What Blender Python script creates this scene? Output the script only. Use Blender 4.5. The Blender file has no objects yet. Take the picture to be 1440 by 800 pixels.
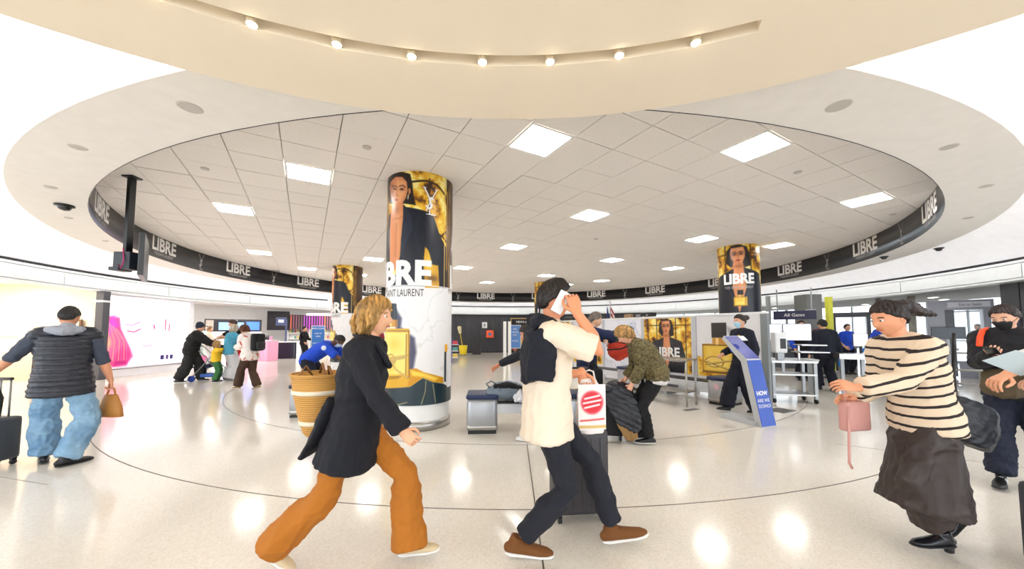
import bpy, bmesh, math, random
import numpy as np
from mathutils import Vector, Matrix, Euler
random.seed(7); RNG = np.random.RandomState(5)
D = bpy.data; SC = bpy.context.scene; COL = SC.collection
PI = math.pi
# ------------------------------------------------------------------ camera, world, light, exposure
F_PX = 507.0; CXP = 720.0; CYP = 438.0; HY = 467.0; CAM_H = 1.38
PITCH = math.atan((HY - CYP) / F_PX)
cam_d = D.cameras.new('camera'); cam = D.objects.new('camera', cam_d); COL.objects.link(cam)
cam_d.sensor_width = 36.0; cam_d.lens = F_PX / 1440 * 36.0
cam_d.shift_y = (CYP - 400.0) / 1440.0
cam_d.clip_start = 0.05; cam_d.clip_end = 200
cam.location = (0, 0, CAM_H); cam.rotation_euler = (PI / 2 + PITCH, 0, 0)
SC.camera = cam
w = D.worlds.new('world'); SC.world = w; w.use_nodes = True
w.node_tree.nodes['Background'].inputs[0].default_value = (0.86, 0.93, 1.0, 1)
w.node_tree.nodes['Background'].inputs[1].default_value = 2.2
SC.view_settings.view_transform = 'Standard'; SC.view_settings.look = 'None'
SC.view_settings.gamma = 1.0; SC.view_settings.use_curve_mapping = False
SC.view_settings.exposure = 0.86
def area_light(name, loc, rot, size, power, color=(1, 1, 1), sy=None):
    l = D.lights.new(name, 'AREA'); l.energy = power; l.color = color; l.size = size
    if sy: l.shape = 'RECTANGLE'; l.size_y = sy
    o = D.objects.new(name, l); COL.objects.link(o); o.location = loc; o.rotation_euler = rot
    return o
TROFFER = 15.0; COVE = 16.0
# ------------------------------------------------------------------ materials
def lin(c):
    return tuple(((v / 255.0) / 12.92 if v / 255.0 <= 0.04045 else ((v / 255.0 + 0.055) / 1.055) ** 2.4) for v in c)
MATS = {}
def mat(name, rgb=(200, 200, 200), rough=0.6, metal=0.0, emit=0.0, var=0.06, vs=6.0, bump=0.0, bs=60.0, spec=0.5, alpha=1.0, trans=0.0, sheen=0.0, coat=0.0, emit_rgb=None):
    if name in MATS: return MATS[name]
    m = D.materials.new(name); m.use_nodes = True; MATS[name] = m
    nt = m.node_tree; N = nt.nodes; L = nt.links; b = N['Principled BSDF']
    c = lin(rgb) + (1,)
    b.inputs['Base Color'].default_value = c
    b.inputs['Roughness'].default_value = rough; b.inputs['Metallic'].default_value = metal
    b.inputs['Specular IOR Level'].default_value = spec
    b.inputs['Alpha'].default_value = alpha; b.inputs['Transmission Weight'].default_value = trans
    b.inputs['Sheen Weight'].default_value = sheen; b.inputs['Coat Weight'].default_value = coat
    if emit:
        b.inputs['Emission Color'].default_value = (lin(emit_rgb) + (1,)) if emit_rgb else c
        b.inputs['Emission Strength'].default_value = emit
    tc = N.new('ShaderNodeTexCoord')
    if var > 0:
        n = N.new('ShaderNodeTexNoise'); n.inputs['Scale'].default_value = vs; n.inputs['Detail'].default_value = 4
        L.new(tc.outputs['Object'], n.inputs['Vector'])
        mx = N.new('ShaderNodeMix'); mx.data_type = 'RGBA'; mx.blend_type = 'MIX'
        mx.inputs['A'].default_value = tuple(v * (1 - var) for v in c[:3]) + (1,)
        mx.inputs['B'].default_value = tuple(min(1, v * (1 + var)) for v in c[:3]) + (1,)
        L.new(n.outputs['Fac'], mx.inputs['Factor']); L.new(mx.outputs['Result'], b.inputs['Base Color'])
    if bump > 0:
        n2 = N.new('ShaderNodeTexNoise'); n2.inputs['Scale'].default_value = bs; n2.inputs['Detail'].default_value = 3
        L.new(tc.outputs['Object'], n2.inputs['Vector'])
        bp = N.new('ShaderNodeBump'); bp.inputs['Strength'].default_value = bump; bp.inputs['Distance'].default_value = 0.01
        L.new(n2.outputs['Fac'], bp.inputs['Height']); L.new(bp.outputs['Normal'], b.inputs['Normal'])
    return m
def ramp_mat(name, kind, stops, scale=10.0, rough=0.6, vec=(1, 1, 1), rot=(0, 0, 0), metal=0.0, interp='CONSTANT', detail=3, dist=0.0, bump=0.0):
    """pattern material: noise / voronoi / wave / brick-like stripes through a colour ramp"""
    if name in MATS: return MATS[name]
    m = D.materials.new(name); m.use_nodes = True; MATS[name] = m
    nt = m.node_tree; N = nt.nodes; L = nt.links; b = N['Principled BSDF']
    b.inputs['Roughness'].default_value = rough; b.inputs['Metallic'].default_value = metal
    tc = N.new('ShaderNodeTexCoord'); mp = N.new('ShaderNodeMapping')
    mp.inputs['Scale'].default_value = vec; mp.inputs['Rotation'].default_value = rot
    L.new(tc.outputs['Object'], mp.inputs['Vector'])
    if kind == 'noise':
        t = N.new('ShaderNodeTexNoise'); t.inputs['Detail'].default_value = detail; t.inputs['Distortion'].default_value = dist; out = t.outputs['Fac']
    elif kind == 'voronoi':
        t = N.new('ShaderNodeTexVoronoi'); out = t.outputs['Distance']
    elif kind == 'cells':
        t = N.new('ShaderNodeTexVoronoi'); out = t.outputs['Color']
    else:
        t = N.new('ShaderNodeTexWave'); t.bands_direction = kind; t.inputs['Distortion'].default_value = dist; out = t.outputs['Fac']
    t.inputs['Scale'].default_value = scale
    L.new(mp.outputs['Vector'], t.inputs['Vector'])
    r = N.new('ShaderNodeValToRGB'); r.color_ramp.interpolation = interp
    e = r.color_ramp.elements
    while len(e) < len(stops): e.new(0.5)
    for i, (p, c) in enumerate(stops):
        e[i].position = p; e[i].color = lin(c) + (1,)
    L.new(out, r.inputs['Fac']); L.new(r.outputs['Color'], b.inputs['Base Color'])
    if bump:
        bp = N.new('ShaderNodeBump'); bp.inputs['Strength'].default_value = bump; bp.inputs['Distance'].default_value = 0.01
        L.new(out, bp.inputs['Height']); L.new(bp.outputs['Normal'], b.inputs['Normal'])
    return m
def print_mat(name='printed_vinyl', rough=0.35, emit=0.0):
    if name in MATS: return MATS[name]
    m = D.materials.new(name); m.use_nodes = True; MATS[name] = m
    N = m.node_tree.nodes; L = m.node_tree.links; b = N['Principled BSDF']
    a = N.new('ShaderNodeAttribute'); a.attribute_name = 'Col'
    L.new(a.outputs['Color'], b.inputs['Base Color']); b.inputs['Roughness'].default_value = rough
    if emit:
        L.new(a.outputs['Color'], b.inputs['Emission Color']); b.inputs['Emission Strength'].default_value = emit
    return m
WHITE = mat('white_paint', (238, 238, 236), 0.55)
SOFFIT = mat('soffit_paint', (242, 239, 235), 0.6)
BLACK = mat('black_plastic', (18, 18, 20), 0.4)
STEEL = mat('brushed_steel', (176, 174, 170), 0.28, 0.9, bump=0.1, bs=200)
GREYM = mat('grey_metal', (150, 152, 154), 0.4, 0.6)
# ------------------------------------------------------------------ pixel helpers
def ray(px, py):
    a = (px - CXP) / F_PX; b = (CYP - py) / F_PX
    return Vector((a, math.cos(PITCH) - b * math.sin(PITCH), math.sin(PITCH) + b * math.cos(PITCH)))
def G(px, py, z=0.0):
    r = ray(px, py); t = (z - CAM_H) / r.z; return Vector((r.x * t, r.y * t, z))
def P(px, py, d):
    r = ray(px, py); t = d / r.y; return Vector((r.x * t, d, CAM_H + r.z * t))
# ------------------------------------------------------------------ object helpers
def tag(o, label=None, cat=None, group=None, kind=None):
    if label: o['label'] = label
    if cat: o['category'] = cat
    if group: o['group'] = group
    if kind: o['kind'] = kind
    return o
def thing(name, label, cat, loc=(0, 0, 0), rz=0.0, group=None):
    o = D.objects.new(name, None); COL.objects.link(o); o.empty_display_size = 0.1
    o.location = loc; o.rotation_euler = (0, 0, rz)
    return tag(o, label, cat, group)
def link_mesh(name, me, m, parent=None, smooth=False, label=None):
    o = D.objects.new(name, me); COL.objects.link(o)
    if m is not None:
        me.materials.clear(); me.materials.append(m)
    if smooth:
        me.polygons.foreach_set('use_smooth', [True] * len(me.polygons))
    if parent is not None: o.parent = parent
    if label: o['label'] = label
    return o
class MB:
    def __init__(s): s.v = []; s.f = []
    def add(s, vs, fs):
        n = len(s.v); s.v += [tuple(v) for v in vs]; s.f += [tuple(i + n for i in f) for f in fs]; return s
    def box(s, c, d, rz=0.0, bev=0.0, M=None):
        x, y, z = d[0] / 2, d[1] / 2, d[2] / 2
        if bev > 0:
            b = min(bev, x * .9, y * .9, z * .9); vs = []; 
            bm = bmesh.new(); bmesh.ops.create_cube(bm, size=1.0)
            for v in bm.verts: v.co = Vector((v.co.x * d[0], v.co.y * d[1], v.co.z * d[2]))
            bmesh.ops.bevel(bm, geom=bm.edges[:], offset=b, segments=2, affect='EDGES', profile=0.6)
            bm.verts.index_update()
            vs = [v.co.copy() for v in bm.verts]; fs = [[v.index for v in f.verts] for f in bm.faces]; bm.free()
        else:
            vs = [Vector((i * x, j * y, k * z)) for i in (-1, 1) for j in (-1, 1) for k in (-1, 1)]
            fs = [(0, 1, 3, 2), (4, 6, 7, 5), (0, 4, 5, 1), (2, 3, 7, 6), (0, 2, 6, 4), (1, 5, 7, 3)]
        R = M if M is not None else Matrix.Rotation(rz, 4, 'Z')
        vs = [(R @ v) + Vector(c) for v in vs]
        return s.add(vs, fs)
    def lathe(s, prof, seg=32, c=(0, 0, 0), a0=0.0, a1=2 * PI, closed=False):
        full = abs(a1 - a0 - 2 * PI) < 1e-6; n = seg if full else seg + 1; k = len(prof); vs = []
        for i in range(n):
            a = a0 + (a1 - a0) * i / seg
            for r, z in prof: vs.append((c[0] + r * math.cos(a), c[1] + r * math.sin(a), c[2] + z))
        fs = []
        for i in range(seg):
            j = (i + 1) % n
            for q in range(k if closed else k - 1):
                q2 = (q + 1) % k
                fs.append((i * k + q, j * k + q, j * k + q2, i * k + q2))
        if closed and not full:
            fs.append(tuple(range(k))); fs.append(tuple((n - 1) * k + q for q in reversed(range(k))))
        return s.add(vs, fs)
    def cyl(s, p0, p1, r0, r1=None, seg=14):
        r1 = r0 if r1 is None else r1
        p0 = Vector(p0); p1 = Vector(p1); t = (p1 - p0).normalized()
        h = Vector((0, 0, 1)) if abs(t.z) < .9 else Vector((1, 0, 0))
        a = t.cross(h).normalized(); b = t.cross(a)
        vs = []
        for p, r in ((p0, r0), (p1, r1)):
            for i in range(seg):
                q = 2 * PI * i / seg; vs.append(p + a * (r * math.cos(q)) + b * (r * math.sin(q)))
        fs = [(i, (i + 1) % seg, seg + (i + 1) % seg, seg + i) for i in range(seg)]
        fs += [tuple(reversed(range(seg))), tuple(seg + i for i in range(seg))]
        return s.add(vs, fs)
    def tube(s, pts, r, seg=8):
        pts = [Vector(p) for p in pts]
        return s.loft(pts, [(r, r)] * len(pts), seg=seg, cap=0)
    def loft(s, pts, rad, hint=(1, 0, 0), seg=14, cap=1, hints=None):
        """rings of half-axes (a along hint, b across) along pts; rounded caps"""
        pts = [Vector(p) for p in pts]; n = len(pts); T = []
        for i in range(n):
            t = (pts[min(i + 1, n - 1)] - pts[max(i - 1, 0)])
            T.append(t.normalized() if t.length > 1e-9 else Vector((0, 0, 1)))
        rings = []
        def ring(p, t, a, b, h):
            h = Vector(h); x = h - t * h.dot(t)
            if x.length < 1e-3:
                h = Vector((0, 1, 0)); x = h - t * h.dot(t)
                if x.length < 1e-3: x = Vector((0, 0, 1)) - t * t.z
            x.normalize(); y = t.cross(x)
            rings.append([p + x * (a * math.cos(2 * PI * i / seg)) + y * (b * math.sin(2 * PI * i / seg)) for i in range(seg)])
        H = hints or [hint] * n
        if cap:
            a, b = rad[0]; e = min(a, b)
            for c in (80, 50, 22): ring(pts[0] - T[0] * e * math.sin(math.radians(c)) * cap, T[0], a * math.cos(math.radians(c)), b * math.cos(math.radians(c)), H[0])
        for i in range(n): ring(pts[i], T[i], rad[i][0], rad[i][1], H[i])
        if cap:
            a, b = rad[-1]; e = min(a, b)
            for c in (22, 50, 80): ring(pts[-1] + T[-1] * e * math.sin(math.radians(c)) * cap, T[-1], a * math.cos(math.radians(c)), b * math.cos(math.radians(c)), H[-1])
        vs = [v for r in rings for v in r]; m = len(rings)
        fs = [(k * seg + i, k * seg + (i + 1) % seg, (k + 1) * seg + (i + 1) % seg, (k + 1) * seg + i) for k in range(m - 1) for i in range(seg)]
        fs += [tuple(reversed(range(seg))), tuple((m - 1) * seg + i for i in range(seg))]
        return s.add(vs, fs)
    def mesh(s, name):
        me = D.meshes.new(name); me.from_pydata(s.v, [], s.f); me.update(); return me
    def build(s, name, m, parent=None, smooth=False, label=None):
        return link_mesh(name, s.mesh(name), m, parent, smooth, label)
def struct(o, kind='structure'): o['kind'] = kind; return o
def auto(o, ang=40):
    """shade smooth with sharp edges above an angle"""
    me = o.data; bm = bmesh.new(); bm.from_mesh(me)
    for e in bm.edges:
        e.smooth = not (len(e.link_faces) == 2 and e.calc_face_angle(0) > math.radians(ang))
    for f in bm.faces: f.smooth = True
    bm.to_mesh(me); bm.free(); return o
TXT = {}
def text_mesh(s, size=1.0, bold=0.0, xs=1.0, depth=0.0, spacing=1.0, align='CENTER'):
    key = (s, size, bold, xs, depth, spacing, align)
    if key in TXT: return TXT[key].copy()
    c = D.curves.new('txt', 'FONT'); c.body = s; c.size = size; c.offset = bold; c.extrude = depth; c.resolution_u = 3
    c.align_x = align; c.align_y = 'BOTTOM_BASELINE'; c.space_character = spacing
    o = D.objects.new('txt', c); COL.objects.link(o)
    bpy.context.view_layer.update()
    me = D.meshes.new_from_object(o.evaluated_get(bpy.context.evaluated_depsgraph_get()))
    D.objects.remove(o); D.curves.remove(c)
    if xs != 1.0: me.transform(Matrix.Diagonal((xs, 1, 1, 1)))
    TXT[key] = me
    return me.copy()
def mesh_warp(me, fn, cut=0.0):
    if cut > 0:
        bm = bmesh.new(); bm.from_mesh(me)
        xs = [v.co.x for v in bm.verts]; x = math.ceil(min(xs) / cut) * cut
        while x < max(xs):
            bmesh.ops.bisect_plane(bm, geom=bm.verts[:] + bm.edges[:] + bm.faces[:], plane_co=(x, 0, 0), plane_no=(1, 0, 0)); x += cut
        bm.to_mesh(me); bm.free()
    for v in me.vertices: v.co = Vector(fn(v.co))
    me.update(); return me
def flat_text(name, s, size, m, M, parent=None, **k):
    me = text_mesh(s, size, **k); me.transform(M); return link_mesh(name, me, m, parent)
# ------------------------------------------------------------------ printed pictures as coloured grids
class Art:
    def __init__(s, x0, x1, y0, y1, step, bg=(255, 255, 255)):
        s.nx = max(2, int((x1 - x0) / step) + 1); s.ny = max(2, int((y1 - y0) / step) + 1)
        s.x = np.linspace(x0, x1, s.nx); s.y = np.linspace(y0, y1, s.ny)
        s.X, s.Y = np.meshgrid(s.x, s.y); s.C = np.zeros((s.ny, s.nx, 3)) + np.array(bg) / 255.; s.step = step
    def mix(s, A, col, sl=None):
        c = np.array(col) / 255.; T = s.C if sl is None else s.C[sl]
        T *= (1 - A[..., None]); T += A[..., None] * c
    def sl(s, x0, x1, y0, y1):
        return (slice(max(0, np.searchsorted(s.y, y0) - 1), np.searchsorted(s.y, y1) + 1), slice(max(0, np.searchsorted(s.x, x0) - 1), np.searchsorted(s.x, x1) + 1))
    def poly(s, pts, col, soft=None, alpha=1.0):
        soft = soft or s.step * 1.2; p = np.array(pts, float)
        q = s.sl(p[:, 0].min() - soft, p[:, 0].max() + soft, p[:, 1].min() - soft, p[:, 1].max() + soft)
        X = s.X[q]; Y = s.Y[q]
        if X.size == 0: return s
        d = np.full(X.shape, 1e9); ins = np.zeros(X.shape, bool)
        for i in range(len(p)):
            a = p[i]; b = p[(i + 1) % len(p)]; e = b - a; L = max((e ** 2).sum(), 1e-12)
            t = np.clip(((X - a[0]) * e[0] + (Y - a[1]) * e[1]) / L, 0, 1)
            d = np.minimum(d, np.hypot(X - a[0] - t * e[0], Y - a[1] - t * e[1]))
            c = ((a[1] > Y) != (b[1] > Y)) & (X < (b[0] - a[0]) * (Y - a[1]) / (b[1] - a[1] + 1e-12) + a[0]); ins ^= c
        sd = np.where(ins, -d, d); s.mix(np.clip(.5 - sd / soft, 0, 1) * alpha, col, q); return s
    def stroke(s, pts, w, col, alpha=1.0, soft=None):
        soft = soft or s.step * 1.2; p = np.array(pts, float)
        q = s.sl(p[:, 0].min() - w - soft, p[:, 0].max() + w + soft, p[:, 1].min() - w - soft, p[:, 1].max() + w + soft)
        X = s.X[q]; Y = s.Y[q]
        if X.size == 0: return s
        d = np.full(X.shape, 1e9)
        for i in range(len(p) - 1):
            a = p[i]; b = p[i + 1]; e = b - a; L = max((e ** 2).sum(), 1e-12)
            t = np.clip(((X - a[0]) * e[0] + (Y - a[1]) * e[1]) / L, 0, 1)
            d = np.minimum(d, np.hypot(X - a[0] - t * e[0], Y - a[1] - t * e[1]))
        s.mix(np.clip(.5 - (d - w / 2) / soft, 0, 1) * alpha, col, q); return s
    def blob(s, cx, cy, rx, ry, col, alpha=1.0, p=1.0):
        r = ((s.X - cx) / rx) ** 2 + ((s.Y - cy) / ry) ** 2
        s.mix(np.exp(-r ** p) * alpha, col); return s
    def noise(s, sc, seed=0, oct=4):
        r = np.random.RandomState(seed); o = np.zeros_like(s.X); a = 1.0; tot = 0
        for k in range(oct):
            for j in range(5):
                th = r.rand() * 6.28; f = sc * (2 ** k) * (.7 + .6 * r.rand())
                o += a * np.sin(f * (s.X * math.cos(th) + s.Y * math.sin(th)) + r.rand() * 6.28 + 2.2 * np.sin(f * .6 * (s.X * math.cos(th + 1.7) + s.Y * math.sin(th + 1.7)) + r.rand() * 6)) / 5
            tot += a; a *= .6
        return o / tot * 1.6
    def gold(s, sl_mask=None, seed=1, sc=9.0):
        n = s.noise(sc, seed); st = np.array([[58, 32, 10], [168, 108, 14], [228, 168, 30], [240, 200, 70], [252, 236, 150]]) / 255.
        t = np.clip((n * 1.35 + .80) / 1.4, 0, 1) * 4; i = np.clip(t.astype(int), 0, 3); f = (t - i)[..., None]
        g = st[i] * (1 - f) + st[i + 1] * f
        A = np.ones_like(s.X) if sl_mask is None else sl_mask
        s.C = s.C * (1 - A[..., None]) + g * A[..., None]; return s
    def build(s, name, fn, m, parent=None, label=None):
        Pp = fn(s.X, s.Y); n = s.nx * s.ny
        me = D.meshes.new(name); me.vertices.add(n); me.vertices.foreach_set('co', np.stack(Pp, -1).astype(np.float32).ravel())
        q = (s.nx - 1) * (s.ny - 1); ii = (np.arange(s.ny - 1)[:, None] * s.nx + np.arange(s.nx - 1)[None]).ravel()
        idx = np.stack([ii, ii + 1, ii + 1 + s.nx, ii + s.nx], 1).ravel()
        me.loops.add(4 * q); me.loops.foreach_set('vertex_index', idx.astype(np.int32))
        me.polygons.add(q); me.polygons.foreach_set('loop_start', (np.arange(q) * 4).astype(np.int32))
        me.update(calc_edges=True)
        at = me.color_attributes.new('Col', 'FLOAT_COLOR', 'POINT')
        c = np.clip(s.C, 0, 1); l = np.where(c <= .04045, c / 12.92, ((c + .055) / 1.055) ** 2.4)
        at.data.foreach_set('color', np.concatenate([l.reshape(n, 3), np.ones((n, 1))], 1).astype(np.float32).ravel())
        return link_mesh(name, me, m, parent, True, label)
# a slim interlaced monogram of three letters drawn with strokes, in unit height (0..1), centred on x
def mono_strokes():
    Y1 = [(-.22, 1.0), (.0, .56)]; Y2 = [(.24, .98), (-.02, .46), (-.14, .16)]
    S = [(.11, .58), (.04, .65), (-.04, .59), (-.01, .50), (.05, .41), (.04, .29), (-.06, .24), (-.14, .33)]
    Lx = [(.03, .46), (-.02, .20), (-.03, .04), (.06, .02), (.20, .03)]
    return [(Y1, .05), (Y2, .035), (S, .06), (Lx, .035), ([(-.28, 1.0), (-.15, 1.0)], .02), ([(.17, .99), (.30, .99)], .02), ([(-.14, .03), (.02, .03)], .02)]
def mono_mesh(h):
    mb = MB()
    for pts, wd in mono_strokes():
        for i in range(len(pts) - 1):
            a = Vector((pts[i][0], pts[i][1])) * h; b = Vector((pts[i + 1][0], pts[i + 1][1])) * h
            t = (b - a).normalized(); n = Vector((-t.y, t.x)) * wd * h / 2; e = t * wd * h * .3
            q = [a - n - e, b - n + e, b + n + e, a + n - e]
            mb.add([(v.x, v.y, 0) for v in q], [(0, 1, 2, 3)])
    return mb.mesh('monogram')
# ================================================================== STRUCTURE
CC = Vector((0.06, 12.03, 0)); ZC = 3.69
GA = math.atan2(.495, .869); CUx, CUy = math.cos(GA), math.sin(GA); PT = 0.607; U0 = .275; V0 = 2.62 - PT
def uvw(u, v): return (u * CUx - v * CUy, u * CUy + v * CUx)
# floor: polished terrazzo
def floor_mat():
    m = D.materials.new('terrazzo'); m.use_nodes = True; N = m.node_tree.nodes; L = m.node_tree.links; b = N['Principled BSDF']
    tc = N.new('ShaderNodeTexCoord')
    def vor(sc, lo, hi):
        v = N.new('ShaderNodeTexVoronoi'); v.inputs['Scale'].default_value = sc; L.new(tc.outputs['Object'], v.inputs['Vector'])
        r = N.new('ShaderNodeMapRange'); r.inputs['From Min'].default_value = lo; r.inputs['From Max'].default_value = hi
        r.inputs['To Min'].default_value = 1; r.inputs['To Max'].default_value = 0
        L.new(v.outputs['Distance'], r.inputs['Value']); return r.outputs['Result'], v
    def mixc(fac, A, B):
        x = N.new('ShaderNodeMix'); x.data_type = 'RGBA'
        if fac is not None: L.new(fac, x.inputs['Factor'])
        for k, c in (('A', A), ('B', B)):
            if isinstance(c, tuple): x.inputs[k].default_value = lin(c) + (1,)
            else: L.new(c, x.inputs[k])
        return x.outputs['Result']
    n = N.new('ShaderNodeTexNoise'); n.inputs['Scale'].default_value = .9; L.new(tc.outputs['Object'], n.inputs['Vector'])
    base = mixc(n.outputs['Fac'], (220, 212, 199), (229, 221, 210))
    v1 = N.new('ShaderNodeTexVoronoi'); v1.inputs['Scale'].default_value = 85; L.new(tc.outputs['Object'], v1.inputs['Vector'])
    r1 = N.new('ShaderNodeValToRGB'); r1.color_ramp.elements[0].color = lin((222, 213, 198)) + (1,); r1.color_ramp.elements[1].color = lin((250, 246, 240)) + (1,)
    L.new(v1.outputs['Color'], r1.inputs['Fac'])
    x = N.new('ShaderNodeMix'); x.data_type = 'RGBA'; x.inputs['Factor'].default_value = .45; L.new(base, x.inputs['A']); L.new(r1.outputs['Color'], x.inputs['B'])
    f2, v2 = vor(60, .0, .22); g2 = N.new('ShaderNodeMath'); g2.operation = 'MULTIPLY'; g2.inputs[1].default_value = .75; L.new(f2, g2.inputs[0])
    c2 = mixc(g2.outputs[0], x.outputs['Result'], (146, 124, 98))
    L.new(c2, b.inputs['Base Color'])
    b.inputs['Roughness'].default_value = .13; b.inputs['Specular IOR Level'].default_value = .75
    return m
fl = MB().add([(-30, -14, 0), (30, -14, 0), (30, 34, 0), (-30, 34, 0)], [(0, 1, 2, 3)]).build('floor', floor_mat()); struct(fl)
jm = mat('joint_strip', (92, 84, 76), .5); jl = mat('light_joint_strip', (150, 140, 128), .5)
k = 1
def ring_strip(R, wd, m, a0=0.0, a1=2 * PI):
    global k
    o = MB().lathe([(R - wd / 2, .0), (R - wd / 2, .0015), (R + wd / 2, .0015), (R + wd / 2, .0)], 180, (CC.x, CC.y, 0), a0, a1).build('trim_%d' % k, m); struct(o); k += 1
ring_strip(9.14, .010, jm); ring_strip(7.52, .010, jm)
for x0, y0, x1, y1 in ((.185, 4.55, .185, 1.2), (4.0, 4.55, 6.4, 3.0), (-4.2, 3.35, -7.5, 4.2)):
    a = Vector((x0, y0, 0)); b_ = Vector((x1, y1, 0)); t = (b_ - a).normalized(); n = Vector((-t.y, t.x, 0)) * .005
    o = MB().add([a - n, b_ - n, b_ + n, a + n, *[q + Vector((0, 0, .0015)) for q in (a - n, b_ - n, b_ + n, a + n)]], [(4, 5, 6, 7), (0, 1, 5, 4), (2, 3, 7, 6)]).build('trim_%d' % k, jm if k == 3 else jl); struct(o); k += 1
# tiled ceiling inside the ring
RI, RO, ZB = 9.28, 9.93, 3.17
ceil = MB().lathe([(0.01, 0), (9.5, 0)], 96, (CC.x, CC.y, ZC + .035)).build('ceiling', mat('ceiling_grid', (176, 170, 164), .7)); struct(ceil)
tilem = ramp_mat('ceiling_tile', 'noise', [(0.35, (240, 234, 229)), (.6, (248, 244, 240))], 60, .8, interp='LINEAR', bump=.15)
lights = [(3, 1), (7, -1), (-1, 5), (-3, 9), (7, 4), (13, -1), (7, 9), (13, 4), (-3, 16), (17, 3), (13, 9), (2, 15), (7, 15), (18, 9), (18, 15), (-1, 20), (5, 25), (13, 15), (11, 20), (17, 18), (7, 20), (2, 21), (-3, 12 + 10)]
light_cells = set((a, b + 1) for a, b in lights)
circ = [(CC.x + 9.36 * math.cos(t * PI / 48), CC.y + 9.36 * math.sin(t * PI / 48)) for t in range(96)]
def clip_poly(poly):
    for i in range(96):
        a = circ[i]; b = circ[(i + 1) % 96]; out = []
        def sd(p): return (b[0] - a[0]) * (p[1] - a[1]) - (b[1] - a[1]) * (p[0] - a[0])
        for j in range(len(poly)):
            p = poly[j]; q = poly[(j + 1) % len(poly)]; sp, sq = sd(p), sd(q)
            if sp >= 0: out.append(p)
            if (sp >= 0) != (sq >= 0):
                t = sp / (sp - sq); out.append((p[0] + t * (q[0] - p[0]), p[1] + t * (q[1] - p[1])))
        poly = out
        if not poly: return None
    return poly
def prism(poly, z0, z1):
    n = len(poly); vs = [(x, y, z0) for x, y in poly] + [(x, y, z1) for x, y in poly]
    fs = [tuple(reversed(range(n))), tuple(n + i for i in range(n))] + [(i, (i + 1) % n, n + (i + 1) % n, n + i) for i in range(n)]
    return vs, fs
g = .005; h = PT / 2 - g; tiles = []
full_tile = MB().add(*prism([uvw(-h, -h), uvw(h, -h), uvw(h, h), uvw(-h, h)], 0, .02)).mesh('tile'); full_tile.materials.append(tilem)
for i in range(-22, 40):
    for j in range(-22, 45):
        u = U0 + (i + .5) * PT; v = V0 + (j + .5) * PT; x, y = uvw(u, v)
        r = math.hypot(x - CC.x, y - CC.y)
        if r > 9.8 or (i, j) in light_cells: continue
        if r < 8.9: tiles.append((math.hypot(x, y), x, y, None))
        else:
            pl = clip_poly([uvw(u - h, v - h), uvw(u + h, v - h), uvw(u + h, v + h), uvw(u - h, v + h)])
            if pl and len(pl) > 2: tiles.append((math.hypot(x, y), x, y, pl))
tiles.sort(key=lambda t: t[0]); rest = MB()
for n_, (d, x, y, pl) in enumerate(tiles):
    dz = RNG.uniform(-.003, .003)
    if n_ < 300:
        if pl is None:
            o = D.objects.new('ceiling_tile', full_tile); COL.objects.link(o); o.location = (x, y, ZC + dz); o.parent = ceil
        else: MB().add(*prism(pl, ZC + dz, ZC + .02)).build('ceiling_tile', tilem, ceil)
    else:
        pl = pl or [(x + a, y + b) for a, b in (uvw(-h, -h), uvw(h, -h), uvw(h, h), uvw(-h, h))]
        rest.add(*prism(pl, ZC + dz, ZC + .02))
o = rest.build('ceiling_tiles_far', tilem, ceil); o['kind'] = 'stuff'
# troffers
tm = mat('light_diffuser', (255, 252, 246), .5, emit=TROFFER, var=0); frm = mat('white_trim', (240, 240, 238), .4)
LIGHT_PLACE = ['nearest the camera above the big column', 'behind the disc on the right', 'left of the big column near the curved edge', 'leftmost, above the hanging screen', 'in the middle of the ceiling', 'rightmost near the curved banner']
troffer_me = troffer_fr = None; far_l = []
for n_, (a, b) in enumerate(lights):
    u = U0 + (a + .5) * PT; v = V0 + (b + 1.5) * PT; x, y = uvw(u, v)
    if math.hypot(x - CC.x, y - CC.y) > 9.0: continue
    t = thing('ceiling_light', 'square recessed ceiling light panel set in the tiled ceiling', 'ceiling light', (x, y, ZC), GA, 'square ceiling lights in the tiled ceiling')
    far_l.append((x / y, t)) if n_ >= len(LIGHT_PLACE) else None
    if n_ < len(LIGHT_PLACE): t['label'] = 'square recessed ceiling light panel, ' + LIGHT_PLACE[n_]
    if troffer_me is None:
        troffer_me = MB().box((0, 0, .012), (.55, .55, .006)).mesh('diffuser'); troffer_me.materials.append(tm)
        m_ = MB()
        for s in (-1, 1): m_.box((s * .285, 0, .004), (.03, .60, .02)); m_.box((0, s * .285, .004), (.54, .03, .02))
        troffer_fr = m_.mesh('frame'); troffer_fr.materials.append(frm)
    for nm, me in (('diffuser', troffer_me), ('frame', troffer_fr)):
        o = D.objects.new(nm, me); COL.objects.link(o); o.parent = t
ORD = ['first', 'second', 'third', 'fourth', 'fifth', 'sixth', 'seventh', 'eighth', 'ninth', 'tenth', 'eleventh', 'twelfth', 'thirteenth', 'fourteenth', 'fifteenth', 'sixteenth', 'seventeenth', 'eighteenth', 'nineteenth', 'twentieth']
for i_, (_, t) in enumerate(sorted(far_l, key=lambda q: q[0])): t['label'] = 'distant square ceiling light panel, ' + ORD[i_] + ' from the left of the smaller ones'
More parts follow.
